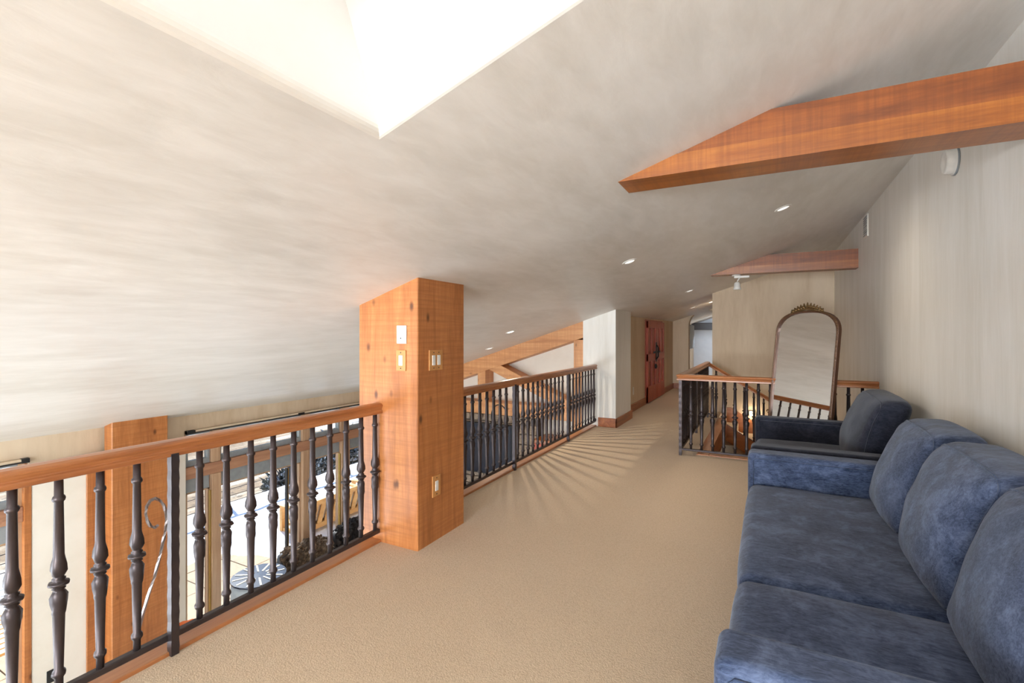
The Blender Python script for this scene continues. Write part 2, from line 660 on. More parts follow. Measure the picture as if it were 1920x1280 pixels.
# ------------------------------------------------------------------ structure: ceiling with skylight shaft
def ceiling():
    SX0, SX1, SY0, SY1 = -1.178, 0.42, -0.55, 1.255
    x0, x1, y0, y1 = WX - 0.9, RX + 0.25, -7.3, 18.5
    xs = [x0, SX0 - .035, SX1 + .035, x1]
    ys = [y0, SY0 - .035, SY1 + .035, y1]
    m = MB()
    for zo, flip in ((0, 0), (0.22, 1)):
        if flip:
            xs = [x0, SX0 - .25, SX1 + .04, x1]
        for i in range(3):
            for j in range(3):
                if i == 1 and j == 1:
                    continue
                q = [(xs[i], ys[j]), (xs[i + 1], ys[j]), (xs[i + 1], ys[j + 1]), (xs[i], ys[j + 1])]
                vs = [(a, b, CZ(a) + zo) for a, b in q]
                m.add(vs, [(0, 1, 2, 3)] if flip else [(3, 2, 1, 0)])
    for a, b in (((x0, y0), (x1, y0)), ((x1, y0), (x1, y1)), ((x1, y1), (x0, y1)), ((x0, y1), (x0, y0))):
        m.add([(a[0], a[1], CZ(a[0])), (b[0], b[1], CZ(b[0])), (b[0], b[1], CZ(b[0]) + .22), (a[0], a[1], CZ(a[0]) + .22)], [(0, 1, 2, 3)])
    c = struct(m.build('ceiling', 'ceil'), 'sloping pale troweled plaster ceiling')
    # shaft, perpendicular to the ceiling, with a rounded lip
    nx, nz = -math.sin(TH), math.cos(TH)
    rings = []
    for k in range(6):
        a = k / 5 * PI / 2
        rings.append((.035 * (1 - math.sin(a)), .035 * (1 - math.cos(a))))
    rings.append((0.0, 1.0))
    m = MB()
    cnt = 4
    vs = []
    for e, h in rings:
        for (sx, sy, a, b) in ((SX0, SY0, -1, -1), (SX1, SY0, 1, -1), (SX1, SY1, 1, 1), (SX0, SY1, -1, 1)):
            X, Y = sx + a * e, sy + b * e
            vs.append((X + nx * h, Y, CZ(X) + nz * h))
    fs = []
    for i in range(len(rings) - 1):
        for j in range(4):
            a, b = i * 4 + j, i * 4 + (j + 1) % 4
            fs.append((a, b, b + 4, a + 4))
    m.add(vs, fs)
    # corner patches of the lip are covered by mitring; outer skin so that no light leaks
    o = m.build('skylight_shaft', 'shaft', c)
    for p in o.data.polygons:
        p.use_smooth = False
    o2 = MB()
    pts = []
    for h in (0.0, 1.0):
        for (sx, sy) in ((SX0 - .1, SY0 - .1), (SX1 + .1, SY0 - .1), (SX1 + .1, SY1 + .1), (SX0 - .1, SY1 + .1)):
            pts.append((sx + nx * h, sy, CZ(sx) + .1 + nz * h))
    o2.add(pts, [(0, 1, 5, 4), (1, 2, 6, 5), (2, 3, 7, 6), (3, 0, 4, 7)])
    o2.build('skylight_curb', 'wall_white', c)
    # glazing
    f = MB()
    for (a0, a1, b0, b1) in ((SX0 - .1, SX0, SY0 - .1, SY1 + .1), (SX1, SX1 + .1, SY0 - .1, SY1 + .1), (SX0, SX1, SY0 - .1, SY0), (SX0, SX1, SY1, SY1 + .1)):
        q = [(a0, b0), (a1, b0), (a1, b1), (a0, b1)]
        vs = [(a + nx * h, b, CZ(a) + nz * h) for h in (.98, 1.06) for a, b in q]
        f.add(vs, [(0, 3, 2, 1), (4, 5, 6, 7), (0, 1, 5, 4), (1, 2, 6, 5), (2, 3, 7, 6), (3, 0, 4, 7)])
    f.build('skylight_frame', 'white', c)
    g = MB()
    q = [(SX0, SY0), (SX1, SY0), (SX1, SY1), (SX0, SY1)]
    g.add([(a + nx * 1.02, b, CZ(a) + nz * 1.02) for a, b in q], [(0, 1, 2, 3)])
    g.build('skylight_pane', 'frosted', c)


ceiling()

# loft floor
fl = struct(MB().box(-2.5, RX, -7, 6.42, -0.30, -0.012).box(-2.5, -0.78, 6.42, 18.2, -0.30, -0.012).build('floor_deck', 'wall_white'),
            'white edge and underside of the loft floor')
cp = struct(MB().box(-2.462, RX, -7, 6.42, -0.012, 0.0).box(-2.462, -0.78, 6.42, 18.2, -0.012, 0.0).build('floor', 'carpet'),
            'beige looped carpet covering the loft floor')
lf = struct(B('floor_lower', 'lower', None, WX - 0.2, RX + .2, -7.2, 10.2, LOW - 0.15, LOW))

# walls
struct(wallblock('wall_right', 'wall', RX, RX + .2, -7.2, 18.4, LOW - .1), 'tall pale plaster wall on the right behind the sofa')
struct(wallblock('wall_back', 'wall_tan', -0.95, RX, 10.05, 18.2, LOW), 'tan plaster wall behind the stairwell')
struct(wallblock('wall_pier', 'wall', -2.69, -2.145, 7.58, 8.54, LOW), 'pale plaster wall end beside the far railing')
struct(wallblock('wall_hall', 'wall_tan', -2.69, -2.31, 8.54, 18.2, LOW), 'plaster hall wall around the red wooden doors')
struct(wallblock('wall_truss', 'wall_white', WX, -2.69, 7.92, 8.1, LOW), 'white plaster wall behind the timber truss')


def wall_arch():
    y0, y1 = 13.8, 14.05
    xl, xr, zs, zt = -1.9, -0.99, 1.72, 2.13
    x0, x1 = -2.31, -0.95
    m = MB()
    pts = [(xl, 0)]
    n = 16
    for k in range(n + 1):
        a = PI - k / n * PI
        pts.append(((xl + xr) / 2 + (xr - xl) / 2 * math.cos(a), zs + (zt - zs) * math.sin(a)))
    pts.append((xr, 0))
    for k in range(len(pts) - 1):
        a, b = pts[k], pts[k + 1]
        if abs(a[0] - b[0]) < 1e-6:
            continue
        vs = []
        for yy in (y0, y1):
            vs += [(a[0], yy, a[1]), (b[0], yy, b[1]), (b[0], yy, CZ(b[0]) + .05), (a[0], yy, CZ(a[0]) + .05)]
        m.add(vs, [(0, 1, 2, 3), (7, 6, 5, 4), (0, 4, 5, 1)])
    for a, b in ((x0, xl), (xr, x1)):
        vs = []
        for yy in (y0, y1):
            vs += [(a, yy, 0), (b, yy, 0), (b, yy, CZ(b) + .05), (a, yy, CZ(a) + .05)]
        m.add(vs, [(0, 1, 2, 3), (7, 6, 5, 4), (1, 5, 6, 2), (4, 0, 3, 7)])
    return struct(m.build('wall_arch', 'wall_tan'), 'tan end wall with an arched opening')


wall_arch()
# room seen through the arch
struct(wallblock('wall_far', 'wall_blue', -2.31, -0.95, 18.0, 18.2, 0), 'cool grey wall of the room beyond the arch')
b = B('roof_beam', 'leather', None, -2.31, -0.95, 17.4, 17.7, 1.62, 1.86, 0.01)
tag(b, 'dark beam crossing the room seen through the arched opening', 'beam')
cb = thing('hanging_cabinet', (-2.2, 15.1, 1.0), 'dark grey wall cabinet half seen through the arched opening', 'cabinet')
B('cabinet_body', 'screen', cb, -2.3, -2.0, 14.6, 15.6, 1.05, 1.76, 0.01)
B('cabinet_door', 'grey', cb, -2.0, -1.98, 14.62, 15.58, 1.07, 1.74, 0.005)
light('far_room_area_light', 'AREA', 20, (-1.5, 16.0, 1.75), (0, 0.5, -0.8), (0.75, 0.86, 1), shape='RECTANGLE', size=0.7, size_y=1.4)  # cool area lamp inside the room beyond the arch, no window modelled


# window wall with openings
def window_wall():
    m = MB()
    xo = WX - 0.22

    def blk(y0, y1, z0, z1=None):
        if z1 is None:
            m.add([(xo, y0, z0), (WX, y0, z0), (WX, y1, z0), (xo, y1, z0), (xo, y0, CZ(xo) + .04), (WX, y0, CZ(WX) + .04), (WX, y1, CZ(WX) + .04), (xo, y1, CZ(xo) + .04)],
                  [(0, 3, 2, 1), (4, 5, 6, 7), (0, 1, 5, 4), (1, 2, 6, 5), (2, 3, 7, 6), (3, 0, 4, 7)])
        else:
            m.box(xo, WX, y0, y1, z0, z1)
    blk(-7.2, -6.6, LOW)
    blk(-6.6, 1.968, 0.27)
    blk(2.0, 3.45, LOW)
    blk(1.968, 2.0, 0.27)
    blk(3.45, 7.35, 0.27)
    blk(7.35, 8.1, LOW)
    return struct(m.build('wall_left', 'wall_tan'), 'plaster wall with tall windows over the terrace')


window_wall()
# white inner pier and its neighbour
struct(B('trim_1', 'wall_white', None, WX, WX + 0.05, 2.007, 2.62, LOW, 0.20, 0.015, seg=3), 'white plaster pier between the windows')
struct(B('trim_2', 'wall_white', None, WX, WX + 0.05, 3.2, 3.45, LOW, 0.20, 0.015, seg=3), 'white plaster reveal beside the glass doors')
struct(B('trim_3', 'pine_z', None, WX - 0.1, WX + 0.055, 1.955, 2.005, LOW, 0.20))
# unseen rear wall behind the viewer, two windows invented to bring in light
m = MB()
yb0, yb1 = -7.2, -7.0
for a0, a1, z0, z1 in ((WX - .2, -6.3, LOW, 0.6), (-6.3, -2.9, LOW, -2.1), (-2.9, -2.5, LOW, 1.75), (-6.3, -2.9, 0.3, 1.7), (-2.5, RX + .2, LOW, 0.5), (-2.5, RX + .2, 1.8, 3.0),
                       (0.45, RX + .2, 0.5, 1.8)):
    m.box(a0, a1, yb0, yb1, z0, z1)
struct(m.build('wall_rear', 'wall'), 'plaster wall behind the viewpoint with two windows added for light')
for i, (a0, a1, z0, z1) in enumerate(((-6.3, -2.9, -2.1, 0.3), (-2.5, 0.45, 0.5, 1.8))):
    wdw = struct(MB().box(a0, a1, -7.12, -7.08, z0, z0 + .06).box(a0, a1, -7.12, -7.08, z1 - .06, z1).box(a0, a0 + .06, -7.12, -7.08, z0, z1).box(a1 - .06, a1, -7.12, -7.08, z0, z1)
                 .build('window_%d' % (3 + i), 'frame_y'), 'window added for light in the wall behind the viewpoint')
    MB().box(a0 + .05, a1 - .05, -7.105, -7.095, z0 + .05, z1 - .05).build('pane', 'clear', wdw)


# windows and glazed doors on the terrace side
def windows():
    xi, xo = WX - 0.02, WX - 0.11
    for wn_, label, y0, y1, mull in (('window_1', 'timber framed glass doors and transoms over the snowy terrace', 3.45, 7.35, [(3.78, 3.90), (5.19, 5.33), (5.97, 6.15)]),
                                     ('window_2', 'timber framed window at the left end of the window wall', -6.6, 1.955, [(-5.0, -4.87), (-3.45, -3.32), (-1.9, -1.77), (-.3, -.17)])):
        f = MB()
        f.box(xo, WX + .03, y0, y1, -0.35, -0.20)                    # header
        root = struct(f.build(wn_, 'frame_y', bevel=0.006), label)
        MB().box(xo, xi, y0, y1, LOW, LOW + .06).build('sill', 'frame_y', root)
        MB().box(xo, xi + .01, y0, y0 + .025, LOW, .27).build('jamb', 'frame_z', root)
        MB().box(xo, xi + .01, y1 - .025, y1, LOW, .27).build('jamb', 'frame_z', root)
        for a, b in mull:
            MB().box(xo, WX + .035, a, b, LOW, -0.35).build('mullion', 'frame_z', root, bevel=0.006)
            MB().box(xo, WX + .02, a, b, -0.20, .27).build('mullion', 'frame_z', root, bevel=0.006)
        edges = [y0 + .025] + [q for ab in mull for q in ab] + [y1 - .025]
        for k in range(0, len(edges), 2):
            a, b = edges[k], edges[k + 1]
            s = MB()
            for p in ((a, b, -.20, -.13), (a, b, .20, .27), (a, a + .035, -.13, .2), (b - .035, b, -.13, .2)):
                s.box(xo + .02, xi, p[0], p[1], p[2], p[3])
            s.build('transom_sash', 'grey', root, bevel=0.004, seg=1)
            MB().box(WX - .07, WX - .064, a + .035, b - .035, -.13, .2).build('transom_pane', 'glass', root)
            s = MB()
            for p in ((a, b, -.55, -.35), (a, b, LOW + .06, LOW + .24), (a, a + .03, LOW + .2, -.5), (b - .03, b, LOW + .2, -.5)):
                s.box(xo + .02, xi - .005, p[0], p[1], p[2], p[3])
            s.build('door_sash', 'frame_z', root, bevel=0.004, seg=1)
            MB().box(xo + .015, xi, a + .005, b - .005, -.53, -.355).build('reflection_band', 'grey', root, bevel=0.004, seg=1)  # grey band painted in for the bluish reflection across the door glass top
            MB().box(WX - .07, WX - .064, a + .03, b - .03, LOW + .24, -.55).build('door_pane', 'glass', root)
        if wn_ == 'window_1':
            for a in (3.765, 4.93, 5.945):
                MB().box(WX - .03, WX + .01, a, a + .022, LOW + .1, -.56).build('door_edge_strip', 'brass', root)
            MB().box(WX - .035, WX + .015, 4.915, 4.93, LOW + .1, -.56).build('door_edge_strip', 'black', root)


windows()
for nm, lb, a, b in (('curtain_track', 'slim black curtain track above the terrace doors', 3.46, 7.3), ('curtain_track', 'slim black curtain track above the leftmost window', -6.5, 1.995)):
    tr_ = thing(nm, (WX, (a + b) / 2, 0.23), lb, 'curtain track')
    B('track', 'black', tr_, WX, WX + 0.05, a, b, 0.228, 0.243)
    B('track_cover', 'wall_tan', tr_, WX, WX + 0.045, a, b, 0.243, 0.268)
    B('end_cap', 'black', tr_, WX, WX + 0.052, b - .06, b, 0.226, 0.27) if b < 3 else B('end_cap', 'black', tr_, WX, WX + 0.052, a, a + .1, 0.226, 0.27)
    if b > 3:
        B('bracket', 'black', tr_, WX, WX + 0.055, 5.09, 5.2, 0.226, 0.262)

# stairwell surroundings
struct(MB().box(-0.97, -0.82, 6.5, 9.3, LOW, -0.3).box(-0.97, RX, 6.25, 6.4, LOW, -0.3).build('wall_stairwell', 'wall_tan'), 'plaster walls under the floor around the stairwell')
struct(B('trim_4', 'rail_y', None, -0.78, -0.64, 6.36, 9.3, -0.30, 0.012, 0.006), 'wooden edge board along the stair opening')
struct(B('trim_5', 'rail_x', None, -0.64, RX, 6.36, 6.50, -0.30, 0.012, 0.006), 'wooden edge board across the near end of the stair opening')
struct(B('floor_landing', 'base_x', None, -0.64, RX, 6.5, 10.05, -1.45, -1.35), 'wooden landing below the loft')

# baseboards
struct(MB().box(-2.43, -2.12, 7.555, 7.58, 0, .145).box(-2.145, -2.12, 7.555, 8.565, 0, .145).build('baseboard_pier', 'base_y', bevel=0.006), 'wooden baseboard around the pale wall end')
struct(MB().box(-2.31, -2.285, 8.54, 10.42, 0, .145).build('baseboard_hall', 'base_y', bevel=0.006), 'wooden baseboard between wall end and red doors')
struct(MB().box(-2.31, -2.285, 12.30, 13.8, 0, .145).box(-2.31, -1.9, 13.775, 13.8, 0, .145).build('baseboard_far', 'base_y', bevel=0.006), 'wooden baseboard at the end of the hall')
struct(B('baseboard_right', 'base_y', None, RX - .025, RX, -7, 6.36, 0, .145, 0.006))
struct(B('trim_6', 'rail_y', None, -2.57, -2.462, -7, 2.64, -0.045, 0.018, 0.006), 'wooden edge board under the near railing')
struct(B('trim_7', 'rail_y', None, -2.57, -2.462, 3.21, 7.58, -0.045, 0.018, 0.006), 'wooden edge board under the far railing')


# doors in the hall
def hall_door():
    d = struct(MB().box(-2.33, -2.30, 10.40, 12.29, 0.0, 1.80).build('door_1', 'door'), 'pair of red brown panelled wooden hall doors')
    for k, (a, b) in enumerate(((10.44, 11.34), (11.35, 12.25))):
        leaf = MB().box(-2.31, -2.285, a, b, 0.02, 1.765).build('door_leaf', 'door', d, bevel=0.004, seg=1)
        fr = MB()
        W = b - a
        ys = [a, a + .10, a + W / 2 - .05, a + W / 2 + .05, b - .10, b]
        for q in ((ys[0], ys[1]), (ys[2], ys[3]), (ys[4], ys[5])):
            fr.box(-2.29, -2.250, q[0], q[1], 0.02, 1.765)
        for z0, z1 in ((.02, .36), (.90, 1.06), (1.62, 1.765)):
            fr.box(-2.29, -2.248, a, b, z0, z1)
        fr.build('leaf_frame', 'door', d, bevel=0.004, seg=1)
        for q in ((ys[1], ys[2]), (ys[3], ys[4])):
            for z0, z1 in ((.36, .90), (1.06, 1.62)):
                MB().box(-2.29, -2.276, q[0] + .03, q[1] - .03, z0 + .03, z1 - .03).build('panel', 'door', d, bevel=0.008, seg=1)
    h = MB().box(-2.25, -2.235, 11.20, 11.30, 0.86, 1.30).build('handle_plate', 'black', d, bevel=0.006, seg=1)
    MB().tube([(-2.24, 11.25, 1.24), (-2.20, 11.25, 1.18), (-2.20, 11.25, .98), (-2.24, 11.25, .92)], 0.016, 6).build('pull', 'black', h, smooth=True)
    MB().box(-2.25, -2.225, 10.98, 11.62, 1.06, 1.10).build('latch_bar', 'black', h)
    MB().lathe([(0.0, 0), (.055, .005), (.06, .03), (.02, .05)], (-2.262, 11.2, .76), 12, axis=0).build('round_knob', 'black', d, smooth=True)
    for z in (.28, 1.48):
        B('hinge', 'black', d, -2.30, -2.26, 12.25, 12.31, z, z + .14)


hall_door()

# ------------------------------------------------------------------ timber
post = tag(B('timber_post', 'pine_z', None, -2.68, -2.13, 2.637, 3.21, -0.3, 1.95, 0.006, seg=1), 'thick knotty pine post standing between the two railings', 'post')
# top follows the ceiling slope
for v in post.data.vertices:
    if v.co.z > 1:
        v.co.z = CZ(v.co.x) + .03
lp = tag(B('timber_column', 'pine_z', None, WX + .05, WX + .22, 2.6, 3.155, LOW, 0.6, 0.008, seg=1), 'reddish pine column against the window wall rising to the ceiling', 'column')
for v in lp.data.vertices:
    if v.co.z > 0:
        v.co.z = CZ(v.co.x) + .03
tag(B('pine_board', 'pine_z', None, WX + .05, WX + .075, 2.44, 2.60, LOW, 0.212, 0.004, seg=1), 'narrow pine board left of the column at the window wall', 'board')


def tie_beam(name, y0, y1, label):
    zb, zt = 2.34, 2.585
    xe = (zb - S0) / SL - .03
    xt = (zt - S0) / SL - .02
    mid = (zb + zt) / 2 - .02
    ch = .018
    r = thing(name, (RX, (y0 + y1) / 2, zb), label, 'beam', 'ceiling tie beams')
    lo = MB()
    lo.prism([(xe, zb), (RX + .02, zb), (RX + .02, mid), (xe + (mid - zb) / SL, mid)][::-1], 1, y0, y1)
    lo.build('lower_lamination', 'beam_x', r, recalc=True)
    up = MB()
    up.prism([(xe + (mid - zb) / SL, mid), (RX + .02, mid), (RX + .02, zt), (xt, zt)][::-1], 1, y0 + .006, y1)
    up.build('upper_lamination', 'beam_dark', r, recalc=True)
    return r


tie_beam('ceiling_beam', 2.645, 2.885, 'long orange timber tie beam nearest the camera above the sofa')
tie_beam('ceiling_beam', 7.52, 7.74, 'far orange timber tie beam over the stairwell')


def truss():
    r = thing('timber_truss', (-4.6, 7.7, 0), 'pale timber truss against the white wall beyond the far railing', 'truss')
    y0, y1 = 7.60, 7.92
    xL, xR = WX + .02, -2.69
    d = .27
    MB().prism([(xL, CZ(xL) - d), (xR, CZ(xR) - d), (xR, CZ(xR) + .02), (xL, CZ(xL) + .02)], 1, y0, y1).build('top_chord', 'truss', r, recalc=True, bevel=0.006, seg=1)
    B('post', 'truss_z', r, -2.865, -2.69, y0 + .01, y1, LOW, CZ(-2.865) - .25, 0.006, seg=1)
    B('king_post', 'truss_z', r, -4.75, -4.585, y0 + .01, y1, .24, CZ(-4.75) - .2, 0.006, seg=1)
    B('tie_beam', 'truss', r, xL, -2.865, y0 + .005, y1, .03, .25, 0.006, seg=1)
    MB().prism([(-4.52, CZ(-4.52) - .26), (-3.12, .25), (-2.87, .25), (-2.87, .33), (-4.27, CZ(-4.27) - .26)], 1, y0 + .012, y1 - .02).build('brace', 'truss', r, recalc=True, bevel=0.006, seg=1)


truss()

# ------------------------------------------------------------------ railings
BAL = [(.017, .08), (.017, .135), (.025, .145), (.027, .152), (.025, .160), (.018, .168), (.0235, .385), (.027, .395), (.026, .405), (.030, .435), (.032, .46), (.024, .478), (.018, .484),
       (.027, .49), (.020, .499), (.037, .503), (.041, .509), (.037, .516), (.020, .521), (.027, .528), (.018, .534), (.024, .542), (.031, .56), (.029, .585), (.024, .608),
       (.0215, .62), (.018, .832), (.024, .838), (.026, .844), (.024, .852), (.018, .858), (.017, .94)]
BAL = [(r_ * .87, z_) for r_, z_ in BAL]


def baluster_mesh():
    m = MB().lathe(BAL, (0, 0, 0), 8)
    # leafy relief on the two bulbs
    vs = []
    for i, (x, y, z) in enumerate(m.v):
        if .395 < z < .47 or .55 < z < .6:
            k = 1 + .10 * (1 if (i + int(z * 90)) % 2 else -1)
            x, y = x * k, y * k
        vs.append((x, y, z))
    m.v = vs
    me = m.mesh('baluster')
    me.materials.append(M['iron'])
    me.polygons.foreach_set('use_smooth', [True] * len(me.polygons))
    return me


BALM = baluster_mesh()
RAILP = [(-.045, .0), (-.040, -.008), (-.032, -.030), (-.042, -.040), (-.042, -.066), (.042, -.066), (.042, -.040), (.032, -.030), (.040, -.008), (.045, .0), (.043, .012), (.030, .022), (0, .026), (-.030, .022), (-.043, .012)]
RAILP = [(a, (b - .026) * .80) for a, b in RAILP]


def add_bal(root, x, y, dz=0.0, sz=1.0):
    o = bpy.data.objects.new('baluster', BALM)
    COL.objects.link(o)
    o.parent = root
    o.location = Vector((x, y, dz)) - ROOT[root.name]
    return o


def sqpost(root, x, y, z0=0.0, z1=.94, w_=.017):
    m = MB()
    n = 24
    pts = []
    for k in range(n + 1):
        z = z0 + (z1 - z0) * k / n
        e = w_ * (1.0 + (.07 if k % 2 else -.03))
        pts.append((e, z))
    vs, fs = [], []
    for e, z in pts:
        vs += [(x - e, y - e, z), (x + e, y - e, z), (x + e, y + e, z), (x - e, y + e, z)]
    for i in range(n):
        for j in range(4):
            fs.append((i * 4 + j, i * 4 + (j + 1) % 4, i * 4 + 4 + (j + 1) % 4, i * 4 + 4 + j))
    fs += [(3, 2, 1, 0), (n * 4, n * 4 + 1, n * 4 + 2, n * 4 + 3)]
    m.add(vs, fs).build('square_post', 'iron', root)


RY = -2.49
r1 = thing('railing', (RY, 1.2, 0), 'near iron railing with wooden handrail left of the pine post', 'railing', 'loft railings')
MB().sweep(RAILP, [(RY, -6.9, 1.0), (RY, 2.70, 1.0)]).build('handrail', 'rail_y', r1, smooth=False, bevel=.003, seg=1, recalc=True)
B('bottom_bar', 'iron', r1, RY - .017, RY + .017, -6.9, 2.70, .062, .092, .004, seg=1)
MB().lathe([(.012, 0), (.028, .005), (.03, .02), (.018, .03)], (RY, 2.69, .10), 10, axis=1).build('wall_flange', 'iron', r1, smooth=True)
y = 2.604
k = 0
while y > -6.8:
    if abs(y - 1.249) < .05 or abs(y + 1.0) < .05 or abs(y + 3.4) < .05:
        sqpost(r1, RY + .03, y)
    else:
        add_bal(r1, RY, y)
    y -= .1345
r2 = thing('railing', (RY, 5.4, 0), 'far iron railing with wooden handrail running from pine post to pale wall', 'railing', 'loft railings')
MB().sweep(RAILP, [(RY, 3.19, 1.0), (RY, 7.58, 1.0)]).build('handrail', 'rail_y', r2, bevel=.003, seg=1, recalc=True)
B('bottom_bar', 'iron', r2, RY - .017, RY + .017, 3.19, 7.58, .062, .092, .004, seg=1)
MB().lathe([(.012, 0), (.028, .005), (.03, .02), (.018, .03)], (RY, 7.55, .10), 10, axis=1).build('wall_flange', 'iron', r2, smooth=True)
y = 3.36
k = 0
while y < 7.53:
    if abs(y - 4.70) < .05 or abs(y - 6.32) < .06:
        sqpost(r2, RY + .03, y)
    else:
        add_bal(r2, RY, y)
    y += .1345

# stair railing: across, along the hall, then down the flight
SXr, SYr, SYf = -0.955, 6.25, 9.30
r3 = thing('railing', (SXr, SYr, 0), 'iron railing with wooden handrail around the stairwell', 'railing', 'loft railings')
MB().sweep(RAILP, [(RX, SYr, 1.0), (SXr, SYr, 1.0), (SXr, SYf, 1.0)]).build('handrail', 'rail_x', r3, bevel=.003, seg=1, recalc=True)
B('bottom_bar', 'iron', r3, SXr, RX, SYr - .015, SYr + .015, .065, .09, .004, seg=1)
B('bottom_bar', 'iron', r3, SXr - .015, SXr + .015, SYr, SYf, .065, .09, .004, seg=1)
sqpost(r3, SXr, SYr)
sqpost(r3, SXr, SYf)
sqpost(r3, SXr, 7.75)
x = SXr + .122
while x < RX - .05:
    add_bal(r3, x, SYr)
    x += .1225
y = SYr + .13
while y < SYf - .05:
    if abs(y - 7.75) > .06:
        add_bal(r3, SXr, y)
    y += .1345
r4 = thing('railing', (SXr, SYf, 0), 'sloping iron railing with wooden handrail going down the stairs', 'railing', 'loft railings')
sl = .60
xe = .75
MB().sweep(RAILP, [(SXr, SYf, 1.0), (xe, SYf, 1.0 - sl * (xe - SXr))]).build('handrail', 'rail_x', r4, bevel=.003, seg=1, recalc=True)
MB().sweep([(-.015, -.012), (.015, -.012), (.015, .012), (-.015, .012)], [(SXr, SYf, .08), (xe, SYf, .08 - sl * (xe - SXr))]).build('bottom_bar', 'iron', r4, recalc=True)
x = SXr + .14
while x < xe:
    add_bal(r4, x, SYf, -sl * (x - SXr))
    x += .15

# stairs
st = thing('stair_flight', (-0.78, 9.7, -1.0), 'carpeted stairs going down to the right behind the sloping railing', 'stairs')
for k in range(6):
    x0 = -0.78 + k * .27
    B('step', 'carpet', st, x0, x0 + .29, 9.33, 10.0, -.175 * (k + 1) - .3, -.175 * (k + 1), .015)
MB().prism([(-.78, .10), (-.62, .10), (.95, -.84), (.95, -1.35), (-.78, -.35)][::-1], 1, 10.0, 10.045).build('skirt_board', 'rail_x', st, recalc=True)
MB().prism([(-.78, -.02), (.85, -1.0), (.85, -1.3), (-.78, -.3)][::-1], 1, 9.28, 9.33).build('stringer', 'rail_x', st, recalc=True)
tag(B('stair_rug', 'stair_rug', None, -0.55, 0.0, 8.3, 9.2, -1.35, -1.335, .004, seg=1), 'patterned reddish rug on the landing below the stair railing', 'rug')
sl_ = thing('step_light', (-0.26, 10.05, 0.02), 'small glowing wall light low on the stair wall', 'wall light')
B('housing', 'white', sl_, -0.31, -0.21, 10.02, 10.05, -.03, .06, .004, seg=1)
B('lens', 'lamp_hot', sl_, -0.295, -0.225, 10.01, 10.02, -.015, .045)
pl = light('step_light_glow', 'POINT', 2.5, (-0.26, 9.92, 0.0), (0, 0, -1), (1, .80, .55), shadow_soft_size=.03)
pl.parent = sl_
pl.location = Vector((-0.26, 9.92, 0.0)) - Vector(sl_.location)

# ------------------------------------------------------------------ seating
def back_cushion(name, mat, parent, y0, y1, x0, zb, zt, thick=.25, lean=.13, pipe=True):
    yc, hy = (y0 + y1) / 2, (y1 - y0) / 2
    hz = (zt - zb) / 2
    zc = (zt + zb) / 2
    ph = random.uniform(0, 9)

    def fn(u, p):
        # belly towards the sitter, thinner at the rim, leaning back
        f = max(0.0, 1 - abs(u.y) ** 2.6) * max(0.0, 1 - abs(u.z) ** 2.6)
        q = Vector(p)
        if u.x < 0:
            q.x -= .075 * f
        else:
            q.x += .03 * f
        k = 1 - .16 * (u.z * .5 + .5) ** 2
        q.x = x0 + thick / 2 + (q.x - x0 - thick / 2) * k
        q.x += lean * (u.z * .5 + .5)
        q.y += .012 * math.sin(u.z * 3 + ph)
        w_ = noise.noise(Vector((q.x * 7, q.y * 5, q.z * 7 + ph)))
        q += Vector((-.010, 0, .006)) * w_
        q.z -= .025 * abs(u.y) ** 3 * max(0, u.z)
        return q
    o = MB().pillow((x0 + thick / 2, yc, zc), (thick / 2, hy, hz), 5.5, 14, fn, r=.075).build(name, mat, parent, smooth=True)
    if pipe:
        pts = []
        n = 72
        rr = .07
        for i in range(n):
            a = 2 * PI * (i + .5) / n
            cy, cz = math.cos(a), math.sin(a)
            L = max(abs(cy), abs(cz))
            py_, pz_ = cy / L * hy, cz / L * hz
            iy, iz = max(-(hy - rr), min(hy - rr, py_)), max(-(hz - rr), min(hz - rr, pz_))
            d = Vector((py_ - iy, pz_ - iz))
            d = d.normalized() * rr if d.length > 1e-9 else d
            k_ = .70
            uy, uz = (iy + d.x * (1 if False else 1)) / hy, (iz + d.y) / hz
            ux = -(thick / 2 - .075 * .30) / (thick / 2)
            # sits on the shoulder of the front edge
            uy2, uz2 = uy * (hy - .02) / hy, uz * (hz - .02) / hz
            u = Vector((ux, uy2, uz2))
            p = Vector((x0 + thick / 2 + u.x * thick / 2, yc + u.y * hy, zc + u.z * hz))
            pts.append(fn(u, p))
        MB().tube(pts, .0055, 6, closed=True).build('piping', 'piping' if mat == 'velvet' else mat, o, smooth=True)
    return o


